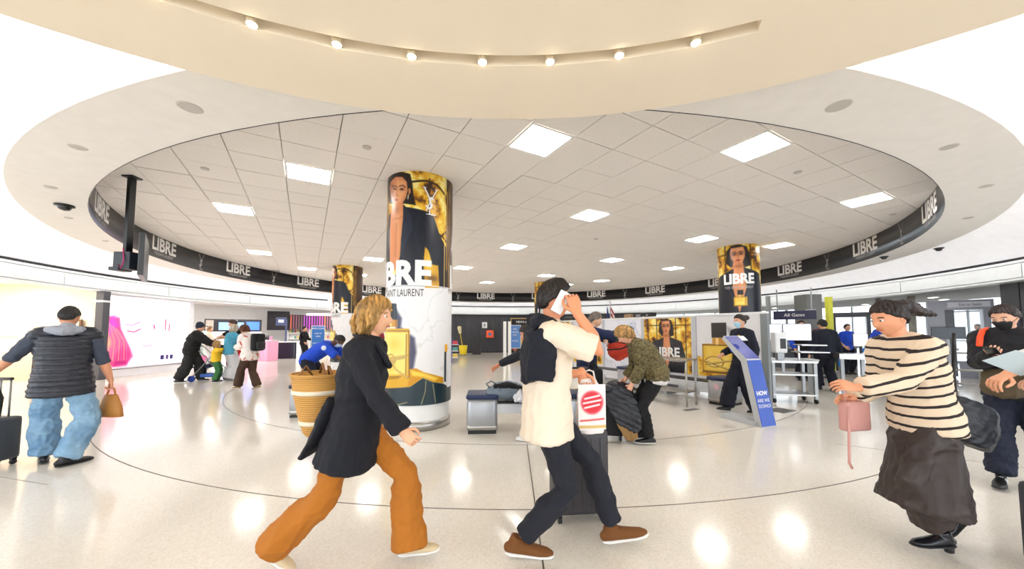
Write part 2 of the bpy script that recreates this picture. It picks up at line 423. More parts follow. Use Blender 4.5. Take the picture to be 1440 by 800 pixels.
# soffit ring, banner, cove
sof = MB().lathe([(RI, ZC + .03), (RI, ZB), (RO, ZB), (RO, ZB + .05), (RI + .14, ZB + .05), (RI + .14, ZC + .03)], 160, (CC.x, CC.y, 0)).build('trim_%d' % k, SOFFIT); struct(sof); k += 1; auto(sof)
covem = mat('cove_white', (246, 246, 248), .7)
tube = MB()
for i in range(120):
    a = 2 * PI * i / 120; tube.box((CC.x + 9.62 * math.cos(a), CC.y + 9.62 * math.sin(a), ZB + .10), (.05, .46, .03), a)
o = tube.build('cove_light', mat('cove_lamp', (255, 252, 250), .5, emit=COVE, var=0)); tag(o, 'ring of lamps hidden in the cove on top of the round soffit', 'cove light')
A0, A1 = math.radians(-30), math.radians(210)
cv = MB().lathe([(9.4, 4.12), (10.6, 4.08), (11.3, 3.95), (11.8, 3.72), (12.15, 3.45), (12.32, 3.2), (12.36, 3.13), (12.55, 3.13), (12.55, 4.2), (9.4, 4.2)], 120, (CC.x, CC.y, 0), A0, A1, True).build('trim_%d' % k, covem); struct(cv); k += 1; auto(cv, 50)
hi = MB().lathe([(9.4, 4.14), (18, 4.14)], 60, (CC.x, CC.y, 0), A1, A0 + 2 * PI).build('trim_%d' % k, covem); struct(hi); k += 1
# fascia: dark air slot, white panels, lower lip
slot = thing('air_slot', 'dark continuous air slot running above the white curved fascia', 'vent', (CC.x, CC.y, 0))
MB().lathe([(12.44, 3.05), (12.44, 3.13), (12.5, 3.13), (12.5, 3.05)], 120, (0, 0, 0), A0, A1, True).build('slot_back', mat('slot_black', (40, 40, 42), .7), slot)
sl = MB()
for i in range(900):
    a = A0 + (A1 - A0) * i / 900; sl.box((12.41 * math.cos(a), 12.41 * math.sin(a), 3.09), (.05, .012, .075), a)
o = sl.build('slats', mat('slot_grey', (88, 88, 90), .6), slot); o['kind'] = 'stuff'
fas = MB().lathe([(12.36, 3.05), (12.28, 3.05), (12.28, 2.99), (12.36, 2.99), (12.36, 2.62), (12.17, 2.62), (12.17, 2.57), (12.55, 2.57), (12.55, 3.05)], 120, (CC.x, CC.y, 0), A0, A1, True).build('trim_%d' % k, mat('fascia_trim', (228, 230, 230), .5)); struct(fas); k += 1; auto(fas)
fp = mat('fascia_panel', (232, 235, 234), .4)
for i in range(16):
    a = A0 + (A1 - A0) * i / 16 + math.radians(-3.2 + 0); b = a + math.radians(14.9)
    MB().lathe([(12.34, 2.645), (12.24, 2.645), (12.24, 2.965), (12.34, 2.965)], 12, (CC.x, CC.y, 0), a, b, True).build('panel', fp, fas)
# banner on the inner face of the ring
ban = thing('banner', 'black circular advertising banner with white LIBRE lettering around the inner face of the ceiling ring', 'banner', (CC.x, CC.y, 0))
MB().lathe([(RI - .006, ZB - .004), (RI - .006, ZC + .0), (RI, ZC + .0), (RI, ZB - .004)], 160, (0, 0, 0), closed=True).build('banner_strip', mat('banner_black', (26, 26, 32), .28, var=.02), ban, True)
letm = mat('letter_white', (240, 238, 236), .4); smallm = mat('letter_grey', (178, 176, 176), .4)
def band(me, ang, z, rr=RI - .008):
    def fn(c):
        a = math.radians(ang) - c.x / rr; return (rr * math.cos(a), rr * math.sin(a), z + c.y)
    return mesh_warp(me, fn, .2)
for i in range(-3, 13):
    a = 20 * i
    if -60 < a < 240:
        link_mesh('lettering', band(text_mesh('LIBRE', .44, .014, 1.0), a, 3.355), letm, ban)
        link_mesh('small_lettering', band(text_mesh('YVESSAINTLAURENT', .10, .001, .9), a, 3.245), smallm, ban)
    if -60 < a + 10 < 240:
        link_mesh('monogram', band(mono_mesh(.44), a + 10, 3.20), smallm, ban)
# the near beige disc with its lamp groove
DC = Vector((0.0, -1.53, 0)); DZ = 3.0; DR = 4.19; GI, GO = 3.555, 3.64
beige = mat('lamp_warmed_cream', (246, 233, 212), .65, var=.01)  # warm tint of the lamps put into the disc's base colour
dm = MB(); dm.lathe([(0.01, DZ), (GI, DZ), (GI, DZ + .07), (GO, DZ + .07), (GO, DZ), (DR, DZ), (DR, 4.13), (0.01, 4.13)], 160, (DC.x, DC.y, 0), math.radians(68.6), math.radians(68.6 + 200))
dm.lathe([(0.01, DZ), (DR, DZ), (DR, 4.13), (0.01, 4.13)], 140, (DC.x, DC.y, 0), math.radians(68.6 + 200) - 2 * PI, math.radians(68.6))
for a in (68.6, 268.6):
    c, s_ = math.cos(math.radians(a)), math.sin(math.radians(a)); dm.add([(DC.x + r * c, DC.y + r * s_, z) for r, z in ((GI, DZ), (GO, DZ), (GO, DZ + .07), (GI, DZ + .07))], [(0, 1, 2, 3)])
o = dm.build('ceiling_disc', beige); tag(o, 'large cream round dropped ceiling disc overhead with a curved lamp groove', 'ceiling'); o['kind'] = 'structure'; auto(o, 50)
sm_ = mat('spot_glow', (255, 244, 214), .4, emit=40, var=0, emit_rgb=(255, 240, 205)); sb_ = mat('spot_body', (214, 196, 164), .5)
spots = [(-1.76, 1.67), (-1.4, 1.89), (-1.01, 2.03), (-.6, 2.10), (-.18, 2.13), (.23, 2.11), (.63, 2.04), (1.03, 1.94)]
names = ['first from the left end', 'second from the left', 'third from the left', 'fourth from the left', 'fourth from the right', 'third from the right', 'second from the right', 'nearest the right end']
sp_b = MB().cyl((0, 0, .065), (0, 0, -.012), .026, seg=20).mesh('housing'); sp_b.materials.append(sb_)
sp_l = MB().cyl((0, 0, -.0125), (0, 0, -.016), .022, seg=20).mesh('lens'); sp_l.materials.append(sm_)
for (x, y), nm in zip(spots, names):
    r = Vector((x - DC.x, y - DC.y)); r = r.normalized() * (GI + GO) / 2
    t = thing('spotlight', 'small round spotlight in the groove of the cream disc, ' + nm, 'spotlight', (DC.x + r.x, DC.y + r.y, DZ), 0, 'spotlights in the disc groove')
    for a, b in (('housing', sp_b), ('lens', sp_l)):
        o = D.objects.new(a, b); COL.objects.link(o); o.parent = t
# soffit discs, dome camera
spk = MB().lathe([(.001, -.006), (.075, -.006), (.085, 0), (.085, .004)], 24).mesh('speaker'); spk.materials.append(mat('speaker_grey', (196, 192, 186), .6))
for (x, y, s, pl) in ((-2.57, 2.78, 1.0, 'on the left beside the cream disc'), (-4.21, 3.4, .8, 'left, second from the cream disc'), (-5.7, 4.36, .7, 'left, just before the dome camera'), (2.59, 2.76, 1.0, 'on the right beside the cream disc'), (4.23, 3.39, .8, 'right, second from the cream disc'), (5.82, 4.33, .75, 'right, third from the cream disc'), (7.15, 5.56, .75, 'right, fourth from the cream disc'), (-6.95, 5.56, .6, 'left, just behind the dome camera'), (-7.98, 6.99, .6, 'left, farthest from the disc')):
    o = D.objects.new('ceiling_speaker', spk); COL.objects.link(o); o.location = (x, y, ZB); o.scale = (s, s, 1)
    tag(o, 'flat round ceiling speaker in the ring soffit, ' + pl, 'speaker', 'flat round fittings in the ring soffit')
def dome(x, y, s, lab):
    t = thing('dome_camera', lab, 'camera', (x, y, ZB)); t.scale = (s, s, s)
    MB().lathe([(.001, 0), (.10, 0), (.10, -.02), (.07, -.03), (.001, -.03)], 24).build('base', BLACK, t, True)
    MB().lathe([(.07, -.02), (.066, -.05), (.045, -.075), (.001, -.085)], 24).build('dome', mat('dome_black', (20, 24, 28), .1, coat=.5), t, True)
dome(-6.31, 4.99, 1.0, 'black dome security camera on the left of the white ring soffit')
dome(8.83, 8.47, .8, 'small black dome camera on the right of the ring soffit, nearer the banner edge'); dome(9.1, 7.6, .8, 'small black dome camera on the right of the ring soffit, nearer the viewer')
sprk = MB().cyl((0, 0, 0), (0, 0, -.012), .05, seg=16).mesh('sprinkler'); sprk.materials.append(mat('sprinkler_white', (205, 200, 194), .5))
for n_, (px, py) in enumerate(((516, 207), (288, 237), (1122, 242), (1256, 301), (1248, 380), (838, 336))):
    if n_ == 4: continue
    q = G(px, py, ZC); o = D.objects.new('sprinkler', sprk); COL.objects.link(o); o.location = (q.x, q.y, ZC + .003)
    tag(o, 'small round sprinkler cap on a ceiling tile ' + ('left of the big column', 'near the hanging screen pole', 'beside the right hand lights', 'at the far right by the banner', '', 'near the middle light')[n_], 'sprinkler', 'sprinkler caps on the tiles')
# hanging screen on a pole
t = thing('hanging_screen', 'black flat screen seen edge-on, hanging from the ceiling on a black pole', 'screen', (-5.66, 5.25, 0))
MB().box((0, 0, 3.08), (.07, .07, 1.25)).box((.03, -.05, 3.0), (.02, .02, 1.1)).build('pole', BLACK, t)
MB().box((0, 0, ZC - .012), (.16, .16, .02), bev=.004).build('ceiling_plate', BLACK, t)
MB().box((0, 0, 2.42), (.24, .16, .26), bev=.01).box((-.09, 0, 2.3), (.14, .2, .05), bev=.01).build('bracket_box', mat('bracket_dark', (44, 50, 58), .5), t)
Mr = Matrix.Rotation(math.radians(38), 4, 'Z')
MB().box((.18, .06, 2.47), (.06, 1.0, .60), M=Matrix.Rotation(math.radians(43), 4, 'Z') , bev=.01).build('screen', mat('screen_shell', (58, 60, 64), .35), t)
MB().tube([(.02, -.08, 2.6), (.06, -.1, 2.4), (.02, -.1, 2.3), (-.04, -.08, 2.36)], .008).build('cable', mat('pink_cable', (196, 60, 120), .5), t, True)
# columns
def col_pic(X, Z, col=None): pass
# ================================================================== COLUMNS AND PRINTED PICTURES
PRN = print_mat(); SKIN1 = (214, 138, 88); SKIN2 = (236, 170, 120); SKSH = (150, 84, 50); HAIR = (30, 20, 20); NAVY = (16, 20, 34)
def face(A, cx, cy, s, tilt=0.0):
    """small printed face, s = face half-height, y up"""
    c, sn = math.cos(tilt), math.sin(tilt)
    def T(p): return [(cx + (x * c - y * sn) * s, cy + (x * sn + y * c) * s) for x, y in p]
    A.poly(T([(-.62, .9), (.62, .9), (.72, .3), (.66, -.2), (.42, -.75), (.12, -1.02), (-.12, -1.02), (-.42, -.75), (-.66, -.2), (-.72, .3)]), SKIN1)
    A.poly(T([(-.1, .8), (.55, .8), (.6, .2), (.5, -.4), (.2, -.8), (.02, -.4), (.05, .2)]), SKIN2, soft=s * .35, alpha=.7)
    A.poly(T([(-.66, .5), (-.5, .5), (-.45, -.4), (-.3, -.8), (-.66, -.3)]), SKSH, soft=s * .3, alpha=.7)
    for e in (-1, 1):
        A.stroke(T([(e * .52, .36), (e * .3, .43), (e * .12, .34)]), .09 * s, (46, 26, 20))
        A.poly(T([(e * .5, .16), (e * .32, .27), (e * .14, .12), (e * .32, .06)]), (40, 24, 22))
        A.blob(*T([(e * .32, .17)])[0], .3 * s, .2 * s, (90, 44, 26), .55)
    A.stroke(T([(.04, .2), (.1, -.22), (-.02, -.28)]), .06 * s, SKSH, .8)
    A.poly(T([(-.26, -.5), (-.06, -.43), (.06, -.45), (.26, -.5), (.1, -.64), (-.1, -.64)]), (150, 52, 46))
    A.blob(*T([(0, -.9)])[0], .2 * s, .12 * s, SKSH, .3)
def bottle(A, cx, y0, w, h, big=True):
    """printed gold square bottle with dark cap, base centre cx,y0"""
    b = h * .56
    A.poly([(cx - w / 2, y0), (cx + w / 2, y0), (cx + w / 2, y0 + b), (cx + w * .42, y0 + b * 1.04), (cx - w * .42, y0 + b * 1.04), (cx - w / 2, y0 + b)], (226, 176, 40))
    A.poly([(cx - w * .38, y0 + b * .12), (cx + w * .3, y0 + b * .12), (cx + w * .3, y0 + b * .92), (cx - w * .38, y0 + b * .92)], (250, 226, 120), soft=w * .2, alpha=.8)
    A.poly([(cx - w * .30, y0 + b * .5), (cx + w * .1, y0 + b * .5), (cx + w * .2, y0 + b * .9), (cx - w * .3, y0 + b * .9)], (236, 190, 60), soft=w * .2, alpha=.8)
    for e in (-.5, .5, .36): A.stroke([(cx + w * e, y0), (cx + w * e, y0 + b)], w * .03, (150, 100, 10))
    A.stroke([(cx - w * .5, y0 + b * .04), (cx + w * .5, y0 + b * .04)], w * .06, (120, 76, 8)); A.stroke([(cx - w * .5, y0 + b), (cx + w * .5, y0 + b)], w * .04, (120, 76, 8))
    if big:
        th = [i * PI / 12 for i in range(-8, 14)]
        A.stroke([(cx + w * (-.16 + .26 * math.cos(t)), y0 + b * (.4 + .17 * math.sin(t))) for t in th], w * .05, (170, 118, 16)); A.stroke([(cx + w * (-.16 + .23 * math.cos(t)), y0 + b * (.4 + .15 * math.sin(t))) for t in th], w * .02, (255, 240, 170))
        for a, c in (((-.45, .42, .4, .12), 0), ((-.4, .3, .46, .52), 1), ((.1, .08, .6, .26), 0)):
            A.stroke([(cx + w * a[0], y0 + b * a[1]), (cx + w * a[2], y0 + b * a[3])], w * .055, (150, 100, 14)); A.stroke([(cx + w * a[0], y0 + b * (a[1] + .015)), (cx + w * a[2], y0 + b * (a[3] + .015))], w * .02, (250, 226, 130))
    A.poly([(cx - w * .2, y0 + b * 1.04), (cx + w * .2, y0 + b * 1.04), (cx + w * .2, y0 + b * 1.26), (cx - w * .2, y0 + b * 1.26)], (200, 140, 50))
    A.stroke([(cx - w * .06, y0 + b * 1.06), (cx - w * .06, y0 + b * 1.25)], w * .08, (250, 214, 140), soft=w * .06)
    A.poly([(cx - w * .22, y0 + b * 1.26), (cx + w * .22, y0 + b * 1.26), (cx + w * .22, y0 + h), (cx - w * .22, y0 + h)], (22, 24, 30))
def gold_frames(A, x0, x1, y0, y1, s, seed=3):
    r = np.random.RandomState(seed)
    for i in range(5):
        x = x0 + (x1 - x0) * (i + .5) / 5; A.stroke([(x, y0), (x, y1)], s * .02, (60, 34, 8), .8)
    A.stroke([(x0, y1 - s * .12), (x1, y1 - s * .12)], s * .02, (70, 40, 8), .7)
def woman(A, cx, top, s, jacket=NAVY, hands=False, bottom=None):
    """printed front-facing model, s = head height; y up"""
    fy = top - s * .55
    A.poly([(cx - s * .52, top - s * .25), (cx - s * .3, top - .02 * s), (cx + .1 * s, top + .02 * s), (cx + s * .42, top - s * .1), (cx + s * .56, top - s * .5), (cx + s * .6, top - s * 1.1), (cx + s * .3, top - s * 1.2), (cx - s * .35, top - s * 1.15), (cx - s * .58, top - s * .9)], HAIR)
    A.poly([(cx - s * .2, top - s * .8), (cx + s * .2, top - s * .8), (cx + s * .3, top - s * 1.5), (cx + s * .3, top - s * 3.4), (cx - s * .2, top - s * 3.6), (cx - s * .3, top - s * 1.5)], SKIN1)
    A.blob(cx + s * .12, top - s * 2.1, s * .12, s * .8, SKIN2, .6); A.blob(cx, top - s * 1.12, s * .3, s * .09, SKSH, .7)
    face(A, cx, fy, s * .47, .06)
    b = bottom if bottom is not None else top - s * 5
    A.poly([(cx - s * .2, top - s * 1.25), (cx - s * .28, top - s * 2.2), (cx - s * .02, top - s * 3.5), (cx - s * .1, b), (cx - s * 1.25, b), (cx - s * 1.35, top - s * 2.4), (cx - s * 1.15, top - s * 1.6)], jacket)
    A.poly([(cx + s * .24, top - s * 1.2), (cx + s * .36, top - s * 2.2), (cx + s * .02, top - s * 3.5), (cx - s * .1, b), (cx + s * 1.3, b), (cx + s * 1.4, top - s * 2.4), (cx + s * 1.15, top - s * 1.5)], jacket)
    for e, o in ((-1, -.3), (1, .36)):
        A.stroke([(cx + o * s, top - s * 1.5), (cx + (o + e * .24) * s, top - s * 2.1), (cx + e * .1 * s, top - s * 3.3)], s * .03, (44, 50, 70))
    if hands:
        for e in (-1, 1):
            A.poly([(cx + e * s * 1.15, b), (cx + e * s * 1.6, b), (cx + e * s * 1.55, b + s * 1.2), (cx + e * s * 1.2, b + s * 1.3)], SKIN1)
            A.stroke([(cx + e * s * 1.15, b + s * 1.2), (cx + e * s * 1.65, b + s * 1.2)], s * .12, (26, 16, 14))
def col_base(x, y, r, lab, z0=.36):
    t = thing('column', lab, 'column', (x, y, 0))
    MB().lathe([(r - .035, .13), (r - .035, ZC + .03)], 64).build('shaft', WHITE, t, True)
    MB().lathe([(r - .035, 0), (r - .012, 0), (r - .012, .125), (r - .035, .13)], 64).build('steel_skirting', STEEL, t, True)
    MB().lathe([(r - .035, z0 - .004), (r - .006, z0 - .004), (r - .006, ZC + .01)], 64).build('wrap_backing', mat('vinyl_white', (236, 234, 232), .4), t, True)
    return t
cr = .494
def col_fn(r, ac):
    def fn(X, Z):
        a = ac + X / cr; return (r * np.cos(a), r * np.sin(a), Z)
    return fn
def col_text(t, s, size, uc, z, ac, m, r, **kw):
    me = mesh_warp(text_mesh(s, size, **kw), lambda c: ((r) * math.cos(ac + (uc + c.x) / cr), (r) * math.sin(ac + (uc + c.x) / cr), z + c.y), .05)
    return link_mesh('lettering', me, m, t)
# big column: coordinates read off a 4x enlargement (origin 480,220) and carried to arc length / height
def zz(X, Y):
    ph = math.asin(max(-.98, min(.98, (X - 451) / 192.0))); d = 5.54 - cr * math.cos(ph) * .97
    return (cr * ph, CAM_H + (HY - (220 + Y / 4.0)) / F_PX * (d - .02))
def big_art(step=.0075):
    U0_, U1_ = -1.06, .492
    A = Art(U0_, U1_, .36, ZC, step, (236, 234, 234))
    ZT = 2.045
    # lower marble part
    n = A.noise(2.6, 11, 3); v = np.abs(n + .25 * A.noise(9, 4, 3)); A.mix(np.clip(.02 - v * .5, 0, .02) / .02 * .14, (120, 120, 128)); A.mix(np.clip(A.noise(3, 8), 0, 1) * .12, (206, 204, 210))
    Z = lambda pts: [zz(*p) for p in pts]
    Z2 = lambda pts: [zz(X, Y + 800) for X, Y in pts]          # second enlargement starts 200 px lower
    # upper gold scene
    m = (A.Y > ZT).astype(float); A.gold(m, 5, 13.0)
    A.stroke(Z([(390, 130), (480, 112), (540, 130), (590, 190), (606, 300)]), .03, (50, 28, 8)); A.stroke(Z([(498, 100), (498, 300)]), .025, (60, 34, 8))
    A.stroke(Z([(560, 440), (590, 410), (606, 400)]), .025, (50, 28, 8)); A.stroke(Z([(540, 410), (580, 440), (606, 480)]), .03, (70, 40, 8))
    A.poly([(U0_, ZC), (-.62, ZC), (-.6, 3.0), (-.62, ZT), (U0_, ZT)], (60, 34, 12), soft=.2)
    A.poly(Z([(262, 130), (300, 90), (350, 74), (392, 82), (404, 130), (412, 200), (426, 262), (360, 258), (300, 270), (275, 260)]), HAIR)
    A.poly(Z([(284, 140), (310, 108), (350, 104), (374, 130), (380, 180), (372, 220), (350, 262), (322, 282), (300, 270), (286, 220), (278, 175)]), SKIN1)
    A.poly(Z([(318, 118), (366, 132), (366, 200), (340, 250), (322, 250), (316, 200)]), SKIN2, soft=.05, alpha=.75)
    A.poly(Z([(282, 150), (300, 148), (306, 220), (302, 262), (284, 220)]), SKSH, soft=.03, alpha=.75)
    A.stroke(Z([(296, 166), (312, 160), (322, 166)]), .012, (40, 22, 18)); A.stroke(Z([(334, 160), (352, 152), (366, 162)]), .014, (40, 22, 18))
    A.poly(Z([(298, 178), (310, 172), (320, 180), (308, 184)]), (36, 22, 22)); A.poly(Z([(334, 176), (348, 168), (362, 178), (348, 182)]), (36, 22, 22))
    A.blob(*zz(348, 176), .045, .02, (110, 54, 30), .5); A.stroke(Z([(322, 172), (318, 210), (328, 216)]), .012, SKSH, .8)
    A.poly(Z([(302, 240), (314, 234), (330, 238), (318, 250)]), (150, 56, 50)); A.stroke(Z([(384, 205), (382, 228)]), .012, (250, 240, 200))
    A.poly(Z([(384, 168), (394, 166), (396, 190), (386, 206)]), SKIN1)
    A.poly(Z([(300, 262), (352, 252), (368, 280), (368, 330), (356, 420), (346, 520), (338, 620), (312, 645), (288, 620), (282, 500), (282, 330), (292, 300)]), SKIN1)
    A.blob(*zz(330, 400), .05, .35, SKIN2, .6); A.blob(*zz(318, 300), .07, .06, SKSH, .55); A.stroke(Z([(322, 380), (318, 560)]), .02, SKSH, .45, soft=.04)
    A.stroke(Z([(300, 352), (340, 345), (364, 320)]), .014, SKSH, .5, soft=.02)
    A.poly(Z([(276, 330), (288, 320), (284, 420), (288, 640), (300, 735), (200, 735), (262, 500)]), NAVY)
    A.poly(Z([(356, 262), (372, 276), (500, 296), (524, 320), (560, 430), (598, 500), (612, 620), (606, 735), (300, 735), (330, 640), (344, 560), (352, 420), (358, 330)]), NAVY)
    A.poly(Z([(478, 500), (500, 520), (516, 600), (552, 604), (560, 735), (482, 735), (470, 600)]), (214, 160, 30)); A.blob(*zz(500, 600), .06, .12, (250, 220, 110), .7); A.blob(*zz(520, 680), .1, .05, (90, 56, 10), .8)
    A.poly(Z([(500, 480), (560, 560), (556, 604), (524, 600), (500, 530), (480, 490)]), NAVY)
    A.poly(Z([(362, 282), (382, 286), (404, 330), (412, 400), (384, 460), (350, 560), (348, 470), (356, 380)]), (34, 38, 54), soft=.02)
    A.stroke(Z([(440, 330), (424, 420), (446, 520)]), .02, (40, 46, 66), soft=.05, alpha=.6); A.stroke(Z([(470, 380), (480, 480)]), .015, (8, 10, 18))
    # seam strips at the right end
    A.poly([(.385, ZT), (.40, ZT), (.40, ZC), (.385, ZC)], (230, 190, 90)); A.poly([(.425, ZT), (.492, ZT), (.492, ZC), (.425, ZC)], (46, 26, 14))
    A.poly([(.44, 2.3), (.455, 2.3), (.455, 3.5), (.44, 3.5)], (220, 160, 40))
    A.mix((A.Y < ZT).astype(float) * (A.Y > ZT - .008), (250, 250, 250))
    # bottle and dark rock
    sh = Z2([(330, 60), (360, 110), (356, 160), (430, 220), (440, 300), (424, 400), (400, 400), (330, 170)]); A.poly(sh, (70, 70, 96), soft=.04)
    A.poly(Z2([(262, 405), (400, 395), (440, 390), (480, 412), (590, 445), (590, 478), (530, 470), (475, 445), (410, 492), (262, 492)]), (214, 150, 20))
    A.poly(Z2([(410, 400), (470, 415), (560, 448), (540, 462), (480, 440), (420, 430)]), (250, 214, 80), soft=.03)
    A.poly(Z2([(255, 175), (262, 168), (398, 168), (404, 178), (404, 440), (396, 490), (255, 490)]), (222, 170, 34))
    A.poly(Z2([(258, 188), (392, 188), (392, 420), (258, 420)]), (250, 224, 118), soft=.04)
    A.blob(*zz(320, 1050), .12, .09, (240, 196, 70), .7); A.blob(*zz(300, 1180), .1, .06, (240, 190, 60), .8)
    for q in ([(255, 182), (400, 182)], [(398, 180), (404, 440)], [(256, 432), (360, 432)], [(255, 445), (350, 440)], [(386, 200), (386, 420)]): A.stroke(Z2(q), .014, (140, 92, 10))
    for q in ([(252, 340), (392, 318)], [(262, 352), (385, 330)], [(300, 330), (330, 390), (395, 440)], [(252, 380), (300, 352), (330, 350)]):
        A.stroke(Z2(q), .022, (150, 98, 14)); A.stroke(Z2(q), .008, (255, 240, 170))
    A.stroke([zz(300 + 26 * math.cos(t), 1145 + 34 * math.sin(t)) for t in np.linspace(0, 6.3, 24)], .02, (150, 98, 14)); A.stroke([zz(300 + 26 * math.cos(t), 1145 + 34 * math.sin(t)) for t in np.linspace(0, 6.3, 24)], .007, (255, 240, 170))
    A.poly(Z2([(272, 118), (336, 118), (338, 160), (272, 160)]), (206, 146, 60)); A.stroke(Z2([(300, 122), (300, 156)]), .03, (250, 216, 150), soft=.02); A.stroke(Z2([(330, 122), (330, 156)]), .02, (150, 90, 30))
    A.poly(Z2([(274, 25), (330, 30), (336, 118), (272, 118)]), (20, 32, 44)); A.stroke(Z2([(318, 32), (322, 116)]), .02, (50, 70, 86), soft=.02)
    g = Z2([(262, 492), (410, 492), (475, 446), (530, 470), (590, 480), (622, 500)]); A.poly([(U0_, .36), (U0_, g[0][1])] + g + [(.492, .8), (.492, .36)], (12, 40, 50))
    for q in ([(492, 462), (490, 520), (470, 590)], [(530, 480), (546, 585)], [(330, 590), (395, 576)]): A.stroke(Z2(q), .008, (214, 196, 130))
    A.poly(Z2([(594, 300), (606, 300), (606, 470), (594, 470)]), (16, 36, 44)); A.poly(Z2([(596, 258), (632, 258), (632, 300), (596, 300)]), (230, 164, 20))
    return A
t1 = col_base(-1.43, 5.54, cr, 'large round column in front wrapped in a gold and black perfume advertisement')
AC = math.atan2(-5.54, 1.43)
for nm, off in (('poster', 0.0), ('poster', 1.552)):
    o = big_art().build(nm, col_fn(cr, AC + off / cr), PRN, t1)
# lettering printed on the column in white
for off in (0.0, 1.552):
    a = AC + off / cr; rr = cr + .002
    col_text(t1, 'LIBRE', .47, -.425, 2.06, a, letm, rr, bold=.022, xs=1.02, spacing=1.02)
    dk = mat('letter_dark', (40, 40, 44), .5)
    col_text(t1, 'SAINT LAURENT', .15, -.27, 1.885, a, dk, rr, bold=0, xs=.60)
    me = mesh_warp(mono_mesh(.40), lambda c: ((rr + .008) * math.cos(a + (.135 + c.x) / cr), (rr + .008) * math.sin(a + (.135 + c.x) / cr), 3.06 + c.y)); link_mesh('monogram', me, letm, t1)
t2 = col_base(-5.85, 12.75, cr, 'round column at the left beyond the blond woman, wrapped in a gold perfume advertisement')
A2 = math.atan2(-12.75, 5.85); art2 = big_art(.02)
for off in (-.25, 1.302): 
    art2.build('poster', col_fn(cr, A2 + off / cr), PRN, t2)
    a = A2 + off / cr; col_text(t2, 'LIBRE', .47, -.425 + .14, 2.06, a, letm, cr + .004, bold=.022)
    col_text(t2, 'SAINT LAURENT', .15, -.27, 1.885, a, dk, cr + .004, xs=.6)
def front_art(x0, x1, y0, y1, step, cx, top, s, hands=False, bott=None, seed=3):
    A = Art(x0, x1, y0, y1, step); A.gold(None, seed, 15.0 / (s / .3)); gold_frames(A, x0, x1, y0, y1, s * 4)
    woman(A, cx, top, s, hands=hands, bottom=y0)
    if bott: bottle(A, *bott, big=False)
    return A
t3 = col_base(6.2, 9.8, cr, 'round column on the right behind the white partition, wrapped in a portrait perfume advertisement')
A3 = math.atan2(-9.8, -6.2); art3 = front_art(-.76, .76, .36, ZC, .014, 0.0, ZC - .02, .50, True, (.03, 2.06, .30, .42))
art3.build('poster', col_fn(cr, A3), PRN, t3); art3.build('poster', col_fn(cr, A3 + 1.552 / cr), PRN, t3)
col_text(t3, 'LIBRE', .36, 0.0, 2.66, A3, letm, cr + .004, bold=.016, xs=.86); col_text(t3, 'YVES SAINT LAURENT', .10, 0.0, 2.52, A3, smallm, cr + .004, xs=.7)
t4 = col_base(1.55, 16.9, cr, 'round column far back behind the man on the phone, wrapped in a gold perfume advertisement')
A4 = math.atan2(-16.9, -1.55); art4 = front_art(-.76, .76, .36, ZC, .03, .1, ZC - .02, .5)
art4.build('poster', col_fn(cr, A4), PRN, t4); art4.build('poster', col_fn(cr, A4 + 1.552 / cr), PRN, t4)
col_text(t4, 'LIBRE', .36, 0.0, 2.2, A4, letm, cr + .004, bold=.016, xs=.86)
# ================================================================== SURROUNDING HALL
def arc(R, deg, z=0): a = math.radians(deg); return Vector((CC.x + R * math.cos(a), CC.y + R * math.sin(a), z))
def arc_wall(name, R, d0, d1, z0, z1, th, m, parent=None, seg=None):
    seg = seg or max(2, int(abs(d1 - d0) / 3))
    return MB().lathe([(R, z0), (R, z1), (R + th, z1), (R + th, z0)], seg, (CC.x, CC.y, 0), math.radians(d0), math.radians(d1), True).build(name, m, parent)
char = ramp_mat('charcoal_laminate', 'noise', [(.3, (46, 46, 50)), (.6, (62, 62, 66)), (.8, (52, 52, 56))], 3.0, .45, vec=(12, 12, .5), interp='LINEAR')
shopw = mat('shop_white', (240, 238, 238), .6); cream = mat('shop_cream', (246, 228, 198), .7)
glow = mat('shop_fill_glow', (255, 252, 248), .5, emit=13.0, var=0)
# outer ceiling slabs
o = arc_wall('ceiling_outer_left', 12.5, 100, 214, 2.78, 2.9, 10, mat('shop_ceiling', (238, 234, 232), .7), seg=40); struct(o)
o = arc_wall('ceiling_outer_right', 12.5, -35, 100, 2.60, 2.7, 4.6, mat('concourse_ceiling', (150, 148, 144), .7), seg=40); struct(o)
# dark wall at the far side: panels with joints
wb = arc_wall('wall_back', 12.62, 52, 109, 0, 2.65, .1, mat('wall_black', (30, 30, 32), .7)); struct(wb)
for i in range(38):
    a = 52 + i * 1.5; arc_wall('panel', 12.55, a + .03, a + 1.47, .06, 2.60, .05, char, wb, seg=1)
wl = arc_wall('wall_left', 17.6, 104, 212, 0, 2.8, .15, shopw); struct(wl)
# windows far right
gl = mat('window_glass', (225, 240, 248), .05, alpha=.25, spec=.5, var=0); wf = mat('window_frame', (120, 124, 128), .5)
n_ = 1
for d in range(-34, 53, 6):
    fr = MB(); a = math.radians(d + 3); c = arc(20.5, d + 3); M = Matrix.Rotation(a + PI / 2, 4, 'Z')
    for xo, zo, sx, sz in ((-1.05, 1.8, .07, 3.6), (1.05, 1.8, .07, 3.6), (0, .04, 2.1, .08), (0, 3.55, 2.1, .1), (0, 1.0, 2.1, .05), (0, 2.3, 2.1, .05), (0, 1.8, .05, 3.6)):
        fr.box(tuple(c + M @ Vector((xo, 0, zo))), (sx, .09, sz), M=M)
    o = fr.build('window_%d' % n_, wf); struct(o); n_ += 1
    MB().box(tuple(c + Vector((0, 0, 1.8))), (2.1, .02, 3.5), M=M).build('pane', gl, o)
